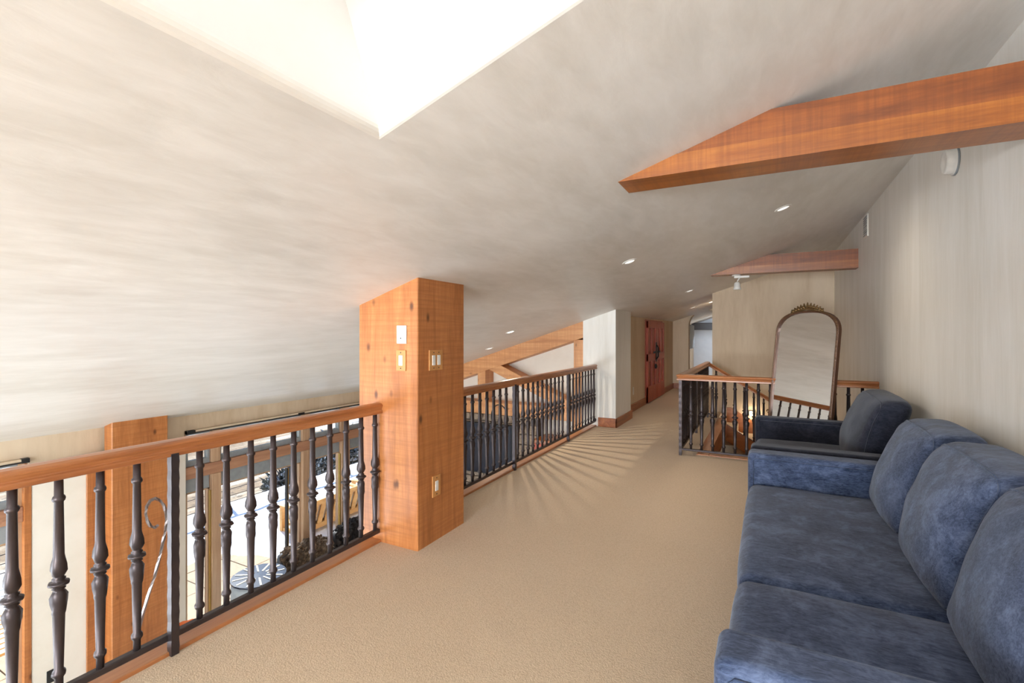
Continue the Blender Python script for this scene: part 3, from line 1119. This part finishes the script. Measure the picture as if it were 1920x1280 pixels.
def sofa(name, label, cat, mat, xf, xb, y0, y1, aw, seats, backs, back_z, bt=.27):
    r = thing(name, ((xf + xb) / 2, (y0 + y1) / 2, 0), label, cat)
    ya, yb = y0 + aw, y1 - aw
    az, sz = .67, .465
    B('base', mat, r, xf + .03, xb, y0 + .02, y1 - .02, .09, .285, .02)
    for a, b in ((y0, ya), (yb, y1)):
        def af(u, p):
            q = Vector(p)
            q.y += .012 * u.y * (1 - abs(u.z)) * (1 - abs(u.x) ** 4)
            return q
        arm = MB().pillow(((xf + xb) / 2, (a + b) / 2, (az + .09) / 2), ((xb - xf) / 2, (b - a) / 2, (az - .09) / 2), 14, 8, af, r=.035).build('arm', mat, r, smooth=True)
        # welt around the arm's side panels
        for yy in ((a - .003, b + .003)):
            pts = [(xf + .035, yy, .12), (xf + .035, yy, az - .05), (xf + .05, yy, az - .035), (xb - .05, yy, az - .035), (xb - .035, yy, az - .05), (xb - .035, yy, .12)]
            MB().tube(pts, .0045, 5).build('welt', 'piping' if mat == 'velvet' else mat, arm, smooth=True)
    B('back_frame', mat, r, xb - .2, xb, y0 + .01, y1 - .01, .1, .80, .04, seg=3)
    for a, b in seats:
        ph = random.uniform(0, 9)

        def sf(u, p):
            q = Vector(p)
            f = (1 - abs(u.x) ** 4) * (1 - abs(u.y) ** 4)
            if u.z > 0:
                q.z += .02 * f + .004 * noise.noise(Vector((q.x * 5, q.y * 5, ph)))
            if u.x < 0:
                q.x -= .02 * (1 - abs(u.z) ** 2) * (1 - abs(u.y) ** 6)
            return q
        c = MB().pillow(((xf + xb - .2) / 2 + .01, (a + b) / 2, (sz + .28) / 2), ((xb - .2 - xf) / 2 - .005, (b - a) / 2 - .004, (sz - .28) / 2), 9, 14, sf, r=.045).build('seat_cushion', mat, r, smooth=True)
    for a, b in backs:
        back_cushion('back_cushion', mat, r, a, b, xb - .43, sz - .01, back_z, bt, .15)
    for xx in (xf + .09, xb - .09):
        for yy in (y0 + .1, y1 - .1):
            MB().lathe([(.018, 0), (.028, .1)], (xx, yy, 0), 8).build('foot', 'black', r)
    return r


sofa('sofa', 'long blue velvet sofa against the right wall nearest the camera', 'sofa', 'velvet', -.125, .985, 1.33, 3.93, .185,
     [(1.515, 2.285), (2.285, 3.745)], [(1.53, 2.29), (2.29, 3.03), (3.03, 3.74)], 1.01)
sofa('armchair', 'wide blue velvet armchair darkened for shade beyond the far arm of the blue sofa', 'armchair', 'velvet_shaded', -.115, .985, 4.0, 5.57, .165,
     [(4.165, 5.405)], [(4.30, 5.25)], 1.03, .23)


# ------------------------------------------------------------------ standing mirror
def mirror():
    W, H = .73, 1.76
    lean = math.radians(7.0)
    phi = math.radians(42)
    r = thing('standing_mirror', (.235, 5.90, 0.0), 'arched standing mirror with beaded gilt frame beside the stair railing', 'mirror', rot=(0, 0, -phi), local=True)
    rot = Matrix.Rotation(-lean, 4, 'X')
    R0 = .24

    def outline(o, n=12):
        # half width W/2-o ; rounded shoulder top with low arch
        w_, h_ = W / 2 - o, H - o
        pts = [(-w_, .05 + o), (-w_, h_ - R0)]
        for k in range(1, n + 1):
            a = PI - k / n * PI
            ca, sa = math.cos(a), math.sin(a)
            L = (abs(ca) ** 2.5 + abs(sa) ** 2.5) ** (1 / 2.5)
            pts.append((w_ * ca / L, h_ - R0 + R0 * sa / L))
        pts.append((w_, .05 + o))
        return pts

    def T(x, y, z):
        return rot @ Vector((x, y, z))

    a, b, c = outline(0, 20), outline(.024, 20), outline(.012, 20)
    n = len(a)
    m = MB()
    rings = [(a, .03), (a, -.012), (c, -.022), (b, -.014), (b, .004)]
    vs = [T(x, yy, z) for (ol, yy) in rings for (x, z) in ol]
    fs = []
    for i in range(len(rings) - 1):
        for j in range(n):
            p, q = i * n + j, i * n + (j + 1) % n
            fs.append((p, q, q + n, p + n))
    m.add(vs, fs).build('frame', 'bronze', r, smooth=False)
    MB().add([T(x, .002, z) for x, z in b], [tuple(range(n))]).build('mirror_glass', 'mirror', r)
    MB().add([T(x, .028, z) for x, z in a], [tuple(range(n))[::-1]]).build('back_panel', 'black', r)
    # beads along the inner and outer edge
    bm_ = MB()
    ol = outline(.008, 44)
    L = 0
    step = .017
    acc = 0
    for i in range(len(ol) - 1):
        p, q = Vector(ol[i]), Vector(ol[i + 1])
        d = (q - p).length
        t_ = step - acc if acc else 0
        while t_ < d:
            pt = p + (q - p) * (t_ / d)
            ctr = T(pt.x, -.018, pt.y)
            s_ = .0085
            bm_.add([ctr + Vector(v) * s_ for v in ((1, 0, 0), (-1, 0, 0), (0, 1, 0), (0, -1, 0), (0, 0, 1), (0, 0, -1))],
                    [(0, 2, 4), (2, 1, 4), (1, 3, 4), (3, 0, 4), (2, 0, 5), (1, 2, 5), (3, 1, 5), (0, 3, 5)])
            t_ += step
        acc = (acc + d) % step
    o = bm_.build('bead_trim', 'gold', r, smooth=True)
    # carved crest
    cr = MB()
    for k in range(-5, 6):
        x = k * .031
        z = H + .028 - .0012 * k * k
        tilt = k * .16
        for j in (0, 1):
            ln = (.072 - .0058 * abs(k)) * (1 if j == 0 else .75)
            pts = []
            for q in range(6):
                u = q / 5
                ang = tilt + (1.2 * u * (1 if k >= 0 else -1) if j else 0)
                pts.append(T(x + math.sin(ang) * ln * u + j * .008, -.015 - .012 * j * math.sin(u * PI), z - .015 + math.cos(ang) * ln * u + j * .004))
            cr.tube(pts, [.012, .015, .014, .012, .009, .004], 6)
    cr.build('crest', 'gold', r, smooth=True)
    cs = MB()
    for s_ in (-1, 1):
        pts = []
        for q in range(16):
            u = q / 15
            ang = u * 4.6
            rr = .034 * (1 - .7 * u)
            pts.append(T(s_ * (.145 - rr * math.cos(ang) + .02), -.018, H - .018 + rr * math.sin(ang)))
        cs.tube(pts, .007, 6)
    cs.tube([T(-.15, -.016, H - .012), T(-.07, -.02, H + .006), T(0, -.02, H + .012), T(.07, -.02, H + .006), T(.15, -.016, H - .012)], .010, 6)
    cs.build('crest_scroll', 'gold', r, smooth=True)
    cs = MB()
    for s_ in (-1, 1):
        pts = []
        for q in range(14):
            u = q / 13
            ang = u * 5
            rr = .03 * (1 - .7 * u)
            pts.append(T(s_ * (W / 2 + .004) + s_ * rr * math.cos(ang) * .6, -.018, .62 + rr * math.sin(ang)))
        cs.tube(pts, .006, 6)
    cs.build('side_scroll', 'gold', r, smooth=True)
    # easel leg
    top = T(0, .03, 1.36)
    MB().tube([top + Vector((.12, 0, 0)), Vector((.30, .34, 0.0))], .014, 6).tube([top + Vector((-.12, 0, 0)), Vector((-.22, .10, 0.0))], .014, 6).build('easel_leg', 'black', r)
    MB().tube([T(.2, .03, .72), Vector((.245, .27, .62))], .006, 6).build('easel_stay', 'chrome', r)
    MB().tube([T(.15, .03, .95), Vector((.2, .18, .92))], .006, 6).build('easel_strap', 'black', r)
    for s_ in (-1, 1):
        B_ = MB().box(s_ * .25 - .03, s_ * .25 + .03, -.03, .04, 0, .06)
        B_.build('foot', 'bronze', r)


mirror()


# ------------------------------------------------------------------ fixtures
def downlight(x, y, lit, label, power=0, cone=160, soft=.05):
    z = CZ(x)
    nrm = Vector((SL, 0, -1)).normalized()
    r = thing('recessed_light', (x, y, z), label, 'ceiling light', 'recessed ceiling lights', rot=(0, -TH, 0), local=True)
    MB().lathe([(.05, .0), (.05, -.006), (.066, -.006), (.072, -.003), (.072, .004)], (0, 0, 0), 20).build('trim_ring', 'white', r, smooth=True)
    MB().lathe([(.0, -.0035), (.048, -.0035), (.05, .0)], (0, 0, 0), 16).build('lens', lit, r)
    if power:
        l = light('recessed_lamp', 'SPOT', power, (0, 0, -.03), (0, 0, -1), (1, .86, .68), spot_size=math.radians(cone), spot_blend=1.0, shadow_soft_size=soft)
        l.parent = r
    return r


downlight(.118, 4.945, 'lamp_off', 'recessed ceiling light between the two timber tie beams', 12)
downlight(-1.182, 4.653, 'lamp_off', 'recessed ceiling light above the carpet left of the far tie beam', 34)
downlight(-3.243, 6.077, 'lamp', 'glowing recessed ceiling light in front of the timber truss', 55, 160, .018)
downlight(-4.071, 6.897, 'lamp_off', 'faint recessed ceiling light nearest the truss top chord', 6)
downlight(-1.147, 8.449, 'lamp_off', 'recessed ceiling light over the hall beside the stairwell', 24)
downlight(-1.137, 11.733, 'lamp', 'glowing recessed ceiling light before the arched opening', 30)
downlight(-1.5, 11.6, 'lamp_off', 'unlit recessed ceiling light left of the glowing hall light', 0)

# spot under the far beam
sp = thing('spotlight', (-.37, 7.63, 2.34), 'white spotlight mounted under the far tie beam', 'spotlight')
MB().lathe([(.0, 2.34), (.06, 2.34), (.06, 2.322), (.0, 2.318)], (-.40, 7.63, 0), 16).box(-.43, -.23, 7.60, 7.66, 2.29, 2.322).build('canopy', 'white', sp, bevel=.006, seg=1)
MB().tube([(-.36, 7.63, 2.29), (-.385, 7.63, 2.25), (-.385, 7.62, 2.225)], .008, 6).build('arm', 'white', sp)
MB().lathe([(.018, 2.235), (.035, 2.225), (.042, 2.19), (.042, 2.165), (.05, 2.15), (.05, 2.125), (.040, 2.125)], (-.39, 7.62, 0), 16).build('lamp_head', 'white', sp, smooth=True)
MB().lathe([(.0, 2.126), (.038, 2.127), (.038, 2.13)], (-.39, 7.62, 0), 12).build('lens', 'lamp', sp)
l = light('spotlight_lamp', 'SPOT', 14, (0, 0, 0), (0, .35, -1), (1, .84, .62), spot_size=math.radians(90), spot_blend=.7, shadow_soft_size=.04)
l.parent = sp
l.location = Vector((-.39, 7.62, 2.10)) - Vector(sp.location)

# smoke detector and vent on the right wall
sm = thing('alarm_sounder', (RX, 3.9, 2.56), 'round white alarm sounder high on the right wall behind the near beam', 'alarm')
MB().lathe([(.085, -.0), (.085, -.015), (.075, -.018), (.075, -.05), (.065, -.06), (.055, -.055), (.0, -.05)], (RX, 3.9, 2.56), 24, axis=0).build('body', 'white', sm, smooth=True)
MB().lathe([(.088, -.002), (.088, -.012), (.08, -.012)], (RX, 3.9, 2.56), 24, axis=0).build('mounting_ring', 'grey', sm, smooth=True)
vn = thing('air_vent', (RX, 6.95, 2.65), 'small grey air vent at the top of the right wall', 'vent')
B('vent_frame', 'wall_white', vn, RX - .012, RX, 6.82, 7.07, 2.62, 2.88, .003, seg=1)
for k in range(9):
    z = 2.645 + k * .0255
    MB().prism([(RX - .012, z), (RX - .02, z + .004), (RX - .012, z + .019), (RX - .008, z + .019)], 1, 6.84, 7.05).build('louver', 'grey', vn, recalc=True)


def plate(name, label, face, a0, a1, z0, z1, mat, rockers, cat='light switch'):
    """face 'y': on the post's near face (x range a), 'x': on its right face (y range a)"""
    d = .009

    def bx(m, p0, p1, q0, q1, lo, hi):
        if face == 'y':
            m.box(p0, p1, 2.637 - hi, 2.637 - lo, q0, q1)
        else:
            m.box(-2.13 + lo, -2.13 + hi, p0, p1, q0, q1)
        return m
    loc = ((a0 + a1) / 2, 2.637, z0) if face == 'y' else (-2.13, (a0 + a1) / 2, z0)
    r = thing(name, loc, label, cat)
    bx(MB(), a0, a1, z0, z1, 0, d).build('cover_plate', mat, r, bevel=.003, seg=2)
    zc = (z0 + z1) / 2
    for c in rockers:
        ac = a0 + (a1 - a0) * c
        bx(MB(), ac - .017, ac + .017, zc - .036, zc + .036, d - .002, d + .004).build('rocker', 'white', r, bevel=.002, seg=1)
        for zz in (z0 + .018, z1 - .018):
            bx(MB(), ac - .004, ac + .004, zz - .004, zz + .004, d - .001, d + .001).build('screw', 'black', r)
    return r


plate('light_switch', 'single switch in a wooden plate under the white keypad', 'y', -2.316, -2.230, 1.238, 1.384, 'plate', [.5])
plate('light_switch', 'double switch in a wooden plate on the right face of the post', 'x', 2.757, 2.915, 1.234, 1.381, 'plate', [.31, .69])
plate('light_switch', 'single switch in a wooden plate low on the right face of the post', 'x', 2.795, 2.888, .322, .474, 'plate', [.5])
kp = plate('control_keypad', 'white control keypad above the wooden switch plate on the post', 'y', -2.311, -2.225, 1.429, 1.556, 'white', [], 'keypad')
for i in range(6):
    z = 1.53 - i * .008
    B('button', 'grey', kp, -2.285, -2.255, 2.626, 2.629, z - .0015, z + .0015)
B('knob', 'black', kp, -2.276, -2.268, 2.625, 2.629, 1.463, 1.471)
hp = thing('light_switch', (-2.31, 9.376, .33), 'white switch plate low on the hall wall before the red doors', 'light switch')
B('cover_plate', 'white', hp, -2.31, -2.302, 9.33, 9.42, .31, .46, .003, seg=1)
B('rocker', 'white', hp, -2.303, -2.298, 9.36, 9.39, .35, .42)
op = thing('power_outlet', (WX + .05, 2.16, -2.0), 'small black outlet on the white pier between windows', 'outlet')
B('cover_plate', 'black', op, WX + .05, WX + .058, 2.12, 2.22, -2.05, -1.92, .003, seg=1)
B('socket', 'grey', op, WX + .057, WX + .06, 2.15, 2.19, -2.0, -1.97)

# ------------------------------------------------------------------ great room below
fp = thing('stone_fireplace', (-4.6, 7.7, LOW), 'rough fieldstone chimney breast below the timber truss', 'fireplace')
B('mortar_core', 'mortar', fp, -6.2, -3.55, 7.66, 7.92, LOW, .03)
smesh = []
for k in range(5):
    m = MB().box(-.5, .5, -.5, .5, -.5, .5)
    me = m.mesh('stone')
    bm = bmesh.new()
    bm.from_mesh(me)
    bmesh.ops.bevel(bm, geom=bm.edges[:], offset=.10, segments=1, affect='EDGES')
    for v in bm.verts:
        v.co += Vector((random.uniform(-.05, .05), random.uniform(-.12, .12), random.uniform(-.05, .05)))
    bm.to_mesh(me)
    bm.free()
    me.materials.append(M['stone'])
    smesh.append(me)
z = .03
while z > -2.0:
    h = random.uniform(.12, .19)
    x = -5.5
    while x < -3.56:
        ww = random.uniform(.2, .42)
        ww = min(ww, -3.55 - x)
        inside = (x + ww / 2 < -4.06) and (-1.0 < z - h / 2 < -.2) and x > -5.4
        if ww > .08 and not inside:
            o = bpy.data.objects.new('stone', random.choice(smesh))
            COL.objects.link(o)
            o.parent = fp
            o.location = Vector((x + ww / 2, 7.645, z - h / 2)) - ROOT[fp.name]
            o.scale = (ww - .015, .07, h - .015)
        x += ww
    z -= h
tv = thing('television', (-4.7, 7.6, -1.04), 'large dark blue screen mounted on the stone chimney breast', 'screen')
B('bezel', 'black', tv, -5.42, -3.99, 7.55, 7.615, -1.05, -.13, .006, seg=1)
B('display', 'screen', tv, -5.40, -4.01, 7.545, 7.551, -1.03, -.15)
hb = thing('iron_hoop', (-4.2, 7.45, LOW), 'tall black iron hoop standing before the stone chimney breast', 'hoop')
MB().tube([(-4.2 + .16 * math.cos(a * PI / 14), 7.45, .03 + .21 * math.sin(a * PI / 14)) for a in range(28)], .011, 6, closed=True).build('ring', 'black', hb, smooth=True)
MB().tube([(-4.06, 7.45, -.06), (-4.05, 7.45, -1.2), (-4.1, 7.45, LOW + .05)], .011, 6).build('stem', 'black', hb, smooth=True)
MB().lathe([(.16, LOW), (.16, LOW + .015), (.04, LOW + .03), (.015, LOW + .1)], (-4.1, 7.45, 0), 16).build('base', 'black', hb, smooth=True)
wc = thing('wood_cabinet', (-3.2, 7.6, LOW), 'orange brown wooden cabinet right of the stone chimney breast', 'cabinet')
B('cabinet_body', 'beam_x', wc, -3.5, -2.9, 7.35, 7.9, LOW, -.28, .01)
for a in (-3.48, -3.19):
    dr = B('cabinet_door', 'door', wc, a, a + .27, 7.335, 7.35, LOW + .1, -.34, .005, seg=1)
    MB().lathe([(.012, 0), (.015, -.02)], (a + .2, 7.335, -1.4), 8, axis=1).build('knob', 'black', dr)
tag(B('pale_rug', 'rug', None, -5.2, -3.2, 4.2, 7.1, LOW, LOW + .02, .005, seg=1), 'pale shaggy rug on the floor before the chimney breast', 'rug')


def shaggy(m, c, h, n=14, amp=.05, seed=0.0):
    def fn(u, p):
        k = noise.noise(Vector((p.x * 16 + seed, p.y * 16, p.z * 11))) + .6 * noise.noise(Vector((p.x * 41, p.y * 41 + seed, p.z * 30)))
        return Vector(p) + Vector(u) * amp * k
    return m.pillow(c, h, 4, n, fn)


def lounge(name, label, x, y, mat, furmat, rz, hz=1.15, grp=None):
    r = thing(name, (x, y, LOW), label, 'chair', grp, rot=(0, 0, rz), local=True)
    MB().pillow((0, 0, .32), (.40, .40, .16), 7, 8).build('seat', mat, r, smooth=True)
    MB().pillow((.33, 0, .62), (.10, .42, hz - .66), 7, 8, lambda u, p: Vector((p.x + .12 * u.z, p.y, p.z))).build('backrest', mat, r, smooth=True)
    for s_ in (-1, 1):
        MB().pillow((0, s_ * .42, .42), (.40, .06, .22), 7, 6).build('armrest', mat, r, smooth=True)
        for q in (-.3, .3):
            MB().lathe([(.02, 0), (.03, .18)], (q, s_ * .33, 0), 8).build('leg', 'black', r)
    if furmat:
        f = MB()
        shaggy(f, (.38, 0, .60), (.17, .40, hz - .58), 30, .06, x * 3)
        shaggy(f, (.0, 0, .47), (.34, .36, .06), 20, .04, y * 3)
        f.build('fur_throw', furmat, r)
    return r


lounge('lounge_chair', 'dark chair with shaggy brown fur throw by the terrace doors', -5.83, 4.98, 'leather', 'fur', math.radians(172), 1.06, 'fur covered lounge chairs')
lounge('lounge_chair', 'dark chair with black fur throw nearest the pine post by the terrace doors', -5.83, 6.02, 'leather', 'fur_dark', math.radians(184), 1.06, 'fur covered lounge chairs')
rt = thing('drum_table', (-6.0, 4.12, LOW), 'round grey patterned drum table by the glass doors', 'table')
MB().lathe([(.30, LOW), (.33, LOW + .05), (.33, LOW + .95), (.31, LOW + 1.0)], (-6.0, 4.12, 0), 24).build('drum', 'grey', rt, smooth=True)
MB().lathe([(.31, LOW + 1.0), (.335, LOW + 1.01), (.335, LOW + 1.03), (.0, LOW + 1.035)], (-6.0, 4.12, 0), 24).build('top', 'screen', rt)
for k in range(12):
    a = k * PI / 6
    MB().tube([(-6.0 + .1 * math.cos(a), 4.12 + .1 * math.sin(a), LOW + 1.037), (-6.0 + .31 * math.cos(a), 4.12 + .31 * math.sin(a), LOW + 1.035)], .012, 4, flat=.3).build('inlay_strip', 'white', rt)

# twisted iron scroll stand in front of the column
ih = thing('iron_scroll_stand', (-5.7, 2.62, LOW), 'twisted bright iron scroll stand in front of the pine column', 'stand')


def pr_pt(px, py, X):
    u, v = px - 960, py - 625
    rx = -math.sin(YAW) * 906.7 + math.cos(YAW) * u
    ry = math.cos(YAW) * 906.7 + math.sin(YAW) * u
    t_ = X / rx
    return Vector((X, ry * t_, 1.5 - v * t_))


XI = -5.7
pts = [pr_pt(px, py, XI) for px, py in ((297, 984), (290, 989), (282, 986), (276, 976), (273, 963), (275, 949), (282, 938), (291, 934), (300, 938), (307, 947), (311, 960), (312, 980), (309, 1000),
                                        (305, 1018), (299, 1045), (290, 1080), (278, 1115), (268, 1150), (258, 1190), (250, 1240))]
e = pts[-1]
pts.append(Vector((XI, e.y - .03, LOW + .03)))
fine = []
for i in range(len(pts) - 1):
    for q in range(3):
        fine.append(pts[i].lerp(pts[i + 1], q / 3))
fine.append(pts[-1])
MB().tube(fine, .016, 4, twist=.22).build('scroll_rod', 'iron2', ih)
MB().lathe([(.18, LOW), (.18, LOW + .02), (.03, LOW + .05)], (XI, fine[-1].y, 0), 16).build('base', 'iron2', ih, smooth=True)
# orange bowl on a pedestal
pd = thing('pedestal_table', (-5.55, 2.98, LOW), 'slim dark pedestal table under the orange bowl', 'table')
MB().lathe([(.2, LOW), (.2, LOW + .03), (.04, LOW + .06), (.035, LOW + .86)], (-5.55, 2.98, 0), 14).build('stem', 'black', pd, smooth=True)
MB().lathe([(.0, LOW + .86), (.22, LOW + .86), (.22, LOW + .89), (.0, LOW + .89)], (-5.55, 2.98, 0), 20).build('top', 'frame_z', pd)
bw = thing('glass_bowl', (-5.55, 2.98, LOW + .89), 'orange glass bowl with rippled rim beside the glass doors', 'bowl')
m = MB()
prof = [(.05, 0), (.09, .02), (.14, .09), (.17, .18), (.165, .18), (.13, .09), (.08, .03), (.0, .025)]
m.lathe([(a, b + LOW + .89) for a, b in prof], (-5.55, 2.98, 0), 24)
m.v = [(x + (.012 * math.sin(9 * math.atan2(y - 2.98, x + 5.55)) * (x + 5.55) * 6 if z > LOW + 1 else 0), y, z) for x, y, z in m.v]
m.build('bowl', 'orange', bw, smooth=True)

# ------------------------------------------------------------------ terrace and winter landscape
TZ = -2.80
ter = struct(B('terrace', 'mortar', None, -11.9, WX - .22, -8, 16, TZ - .3, TZ - .02), 'stone terrace outside the windows')
pm = MB().box(-.392, .392, -.392, .392, -.04, 0)
pme = pm.mesh('paver')
pme.materials.append(M['paver'])
for i in range(6):
    for j in range(-4, 14):
        o = bpy.data.objects.new('paver', pme)
        COL.objects.link(o)
        o.parent = ter
        o.location = (-7.2 - .8 * i, 5.2 + .8 * (j - 4), TZ + random.uniform(-.004, .004))


def snow_sheet(name, label, x0, x1, y0, y1, h, edge):
    nx_, ny_ = 46, 90
    m = MB()
    vs, ok = [], []
    for i in range(nx_ + 1):
        for j in range(ny_ + 1):
            x = x0 + (x1 - x0) * i / nx_
            y = y0 + (y1 - y0) * j / ny_
            d = edge(x, y) + .35 * noise.noise(Vector((x * .9, y * .9, 2.2)))
            z = TZ + h * min(1.0, max(-.2, d * 1.6)) + .03 * noise.noise(Vector((x * 2, y * 2, 0)))
            vs.append((x, y, z))
            ok.append(d > -.15)
    fs = []
    for i in range(nx_):
        for j in range(ny_):
            a = i * (ny_ + 1) + j
            q = (a, a + ny_ + 1, a + ny_ + 2, a + 1)
            if all(ok[k] for k in q):
                fs.append(q)
    m.add(vs, fs)
    o = m.build(name, 'snow', None, smooth=True)
    return tag(o, label, 'snow', kind='stuff')


snow_sheet('terrace_snow', 'white snow lying over the terrace beyond the bare pavers', -11.75, -7.0, -6, 15.5, .12,
           lambda x, y: max(min(1.5, (-9.45 - x) * .9 + (y - 5.4) * .18), min(1.5, (y - 6.15) * .8 + (-7.9 - x) * .4)))

# cable railing at the terrace edge
cr = thing('cable_railing', (-11.8, 6, TZ), 'dark cable railing along the far edge of the snowy terrace', 'railing')
for k in range(12):
    y = -5 + k * 1.75
    B('post', 'black', cr, -11.83, -11.77, y - .03, y + .03, TZ, TZ + 1.02)
for k in range(6):
    z = TZ + .12 + k * .16
    MB().tube([(-11.8, -5.2, z), (-11.8, 15.5, z)], .008, 5).build('cable', 'iron', cr)
B('top_rail', 'black', cr, -11.84, -11.76, -5.2, 15.5, TZ + 1.0, TZ + 1.03)


def garden_sofa(label, x0, x1, y0, y1, n):
    r = thing('garden_sofa', ((x0 + x1) / 2, (y0 + y1) / 2, TZ), label, 'outdoor sofa', 'garden sofas on the terrace')
    b = TZ
    for yy in (y0, y1 - .08):
        B('leg', 'cedar', r, x0, x0 + .08, yy, yy + .08, b, b + .62, .004, seg=1)
        B('leg', 'cedar', r, x1 - .08, x1, yy, yy + .08, b, b + .78, .004, seg=1)
        B('arm', 'cedar', r, x0 - .02, x1, yy - .01, yy + .1, b + .62, b + .66, .004, seg=1)
        B('arm_rail', 'cedar', r, x0 + .08, x1 - .08, yy + .02, yy + .06, b + .12, b + .2, .004, seg=1)
    B('back_rail', 'cedar', r, x1 - .08, x1 - .02, y0 + .08, y1 - .08, b + .68, b + .78, .004, seg=1)
    B('back_rail', 'cedar', r, x1 - .08, x1 - .02, y0 + .08, y1 - .08, b + .2, b + .30, .004, seg=1)
    B('seat', 'cedar', r, x0, x1 - .08, y0 + .08, y1 - .08, b + .24, b + .3, .004, seg=1)
    for k in range(n):
        yy = y0 + .14 + (y1 - y0 - .3) * k / n
        MB().add([(x1 - .055, yy, b + .3), (x1 - .03, yy, b + .3), (x1 - .03, yy + .11, b + .3), (x1 - .055, yy + .11, b + .3),
                  (x1 - .055, yy + .13, b + .69), (x1 - .03, yy + .13, b + .69), (x1 - .03, yy + .24, b + .69), (x1 - .055, yy + .24, b + .69)],
                 [(0, 3, 2, 1), (4, 5, 6, 7), (0, 1, 5, 4), (1, 2, 6, 5), (2, 3, 7, 6), (3, 0, 4, 7)]).build('back_slat', 'cedar', r)
    B('back_cushion', 'white', r, x1 - .22, x1 - .09, y0 + .1, y1 - .1, b + .32, b + .72, .03, seg=2)
    MB().pillow(((x0 + x1) / 2 - .06, (y0 + y1) / 2, b + .40), ((x1 - x0) / 2 - .1, (y1 - y0) / 2 - .1, .1), 5, 8).build('snow_cover', 'snow', r, smooth=True)
    return r


garden_sofa('slatted wooden garden sofa with snow nearest the glass doors', -9.15, -8.35, 6.75, 8.55, 8)
garden_sofa('slatted wooden garden sofa behind the pine post end of the terrace', -9.15, -8.35, 8.75, 11.2, 11)
# slatted garden table and chairs glimpsed at the far left
gt = thing('garden_table', (-8.1, 2.35, TZ), 'slatted wooden garden table at the left edge beyond the window', 'garden table')
for k in range(9):
    B('slat', 'cedar', gt, -8.7 + k * .13, -8.59 + k * .13, 1.55, 2.75, TZ + .70, TZ + .73, .003, seg=1)
for a in (-8.6, -7.7):
    for b_ in (1.65, 2.6):
        B('leg', 'cedar', gt, a, a + .07, b_, b_ + .07, TZ, TZ + .70)

# ground falling away beyond the terrace
m = MB()
nx_, ny_ = 40, 40
vs = []
for i in range(nx_ + 1):
    for j in range(ny_ + 1):
        x = -11.9 - 110 * (i / nx_) ** 1.5
        y = -60 + 160 * j / ny_
        z = -4.2 - min(4.5, .32 * (-11.9 - x)) + .35 * noise.noise(Vector((x * .12, y * .12, 1))) + max(0, (-x - 60)) * .02
        vs.append((x, y, z))
fs = [(i * (ny_ + 1) + j, (i + 1) * (ny_ + 1) + j, (i + 1) * (ny_ + 1) + j + 1, i * (ny_ + 1) + j + 1) for i in range(nx_) for j in range(ny_)]
struct(m.add(vs, fs).build('ground', 'ground', smooth=True), 'snowy brown winter ground beyond the terrace')
rows = [(-17, 13.2, 1.1, 'snow dusted shrub nearest the terrace railing'), (-19.5, 16.4, 1.3, 'broad snow dusted shrub in the middle of the slope'), (-18.3, 20.2, 1.4, 'snow dusted shrub half hidden by the pine post'),
        (-23.5, 21.0, 1.6, 'tall snow dusted shrub farther down the slope'), (-28, 26, 1.9, 'largest snow dusted shrub at the bottom of the slope')]
for i, (x, y, s_, lb) in enumerate(rows):
    g = -4.2 - min(4.5, .32 * (-11.9 - x))
    r = thing('winter_shrub', (x, y, g - .2), lb, 'shrub', 'shrubs on the snowy slope')
    m = MB()
    shaggy(m, (x, y, g + s_ * .7), (s_ * .8, s_ * .8, s_ * .8), 22, .38 * s_, i * 2.3)
    m.build('foliage', 'shrub', r)
    MB().lathe([(.09, g - .4), (.05, g + s_ * .5)], (x, y, 0), 6).build('trunk', 'leather', r)
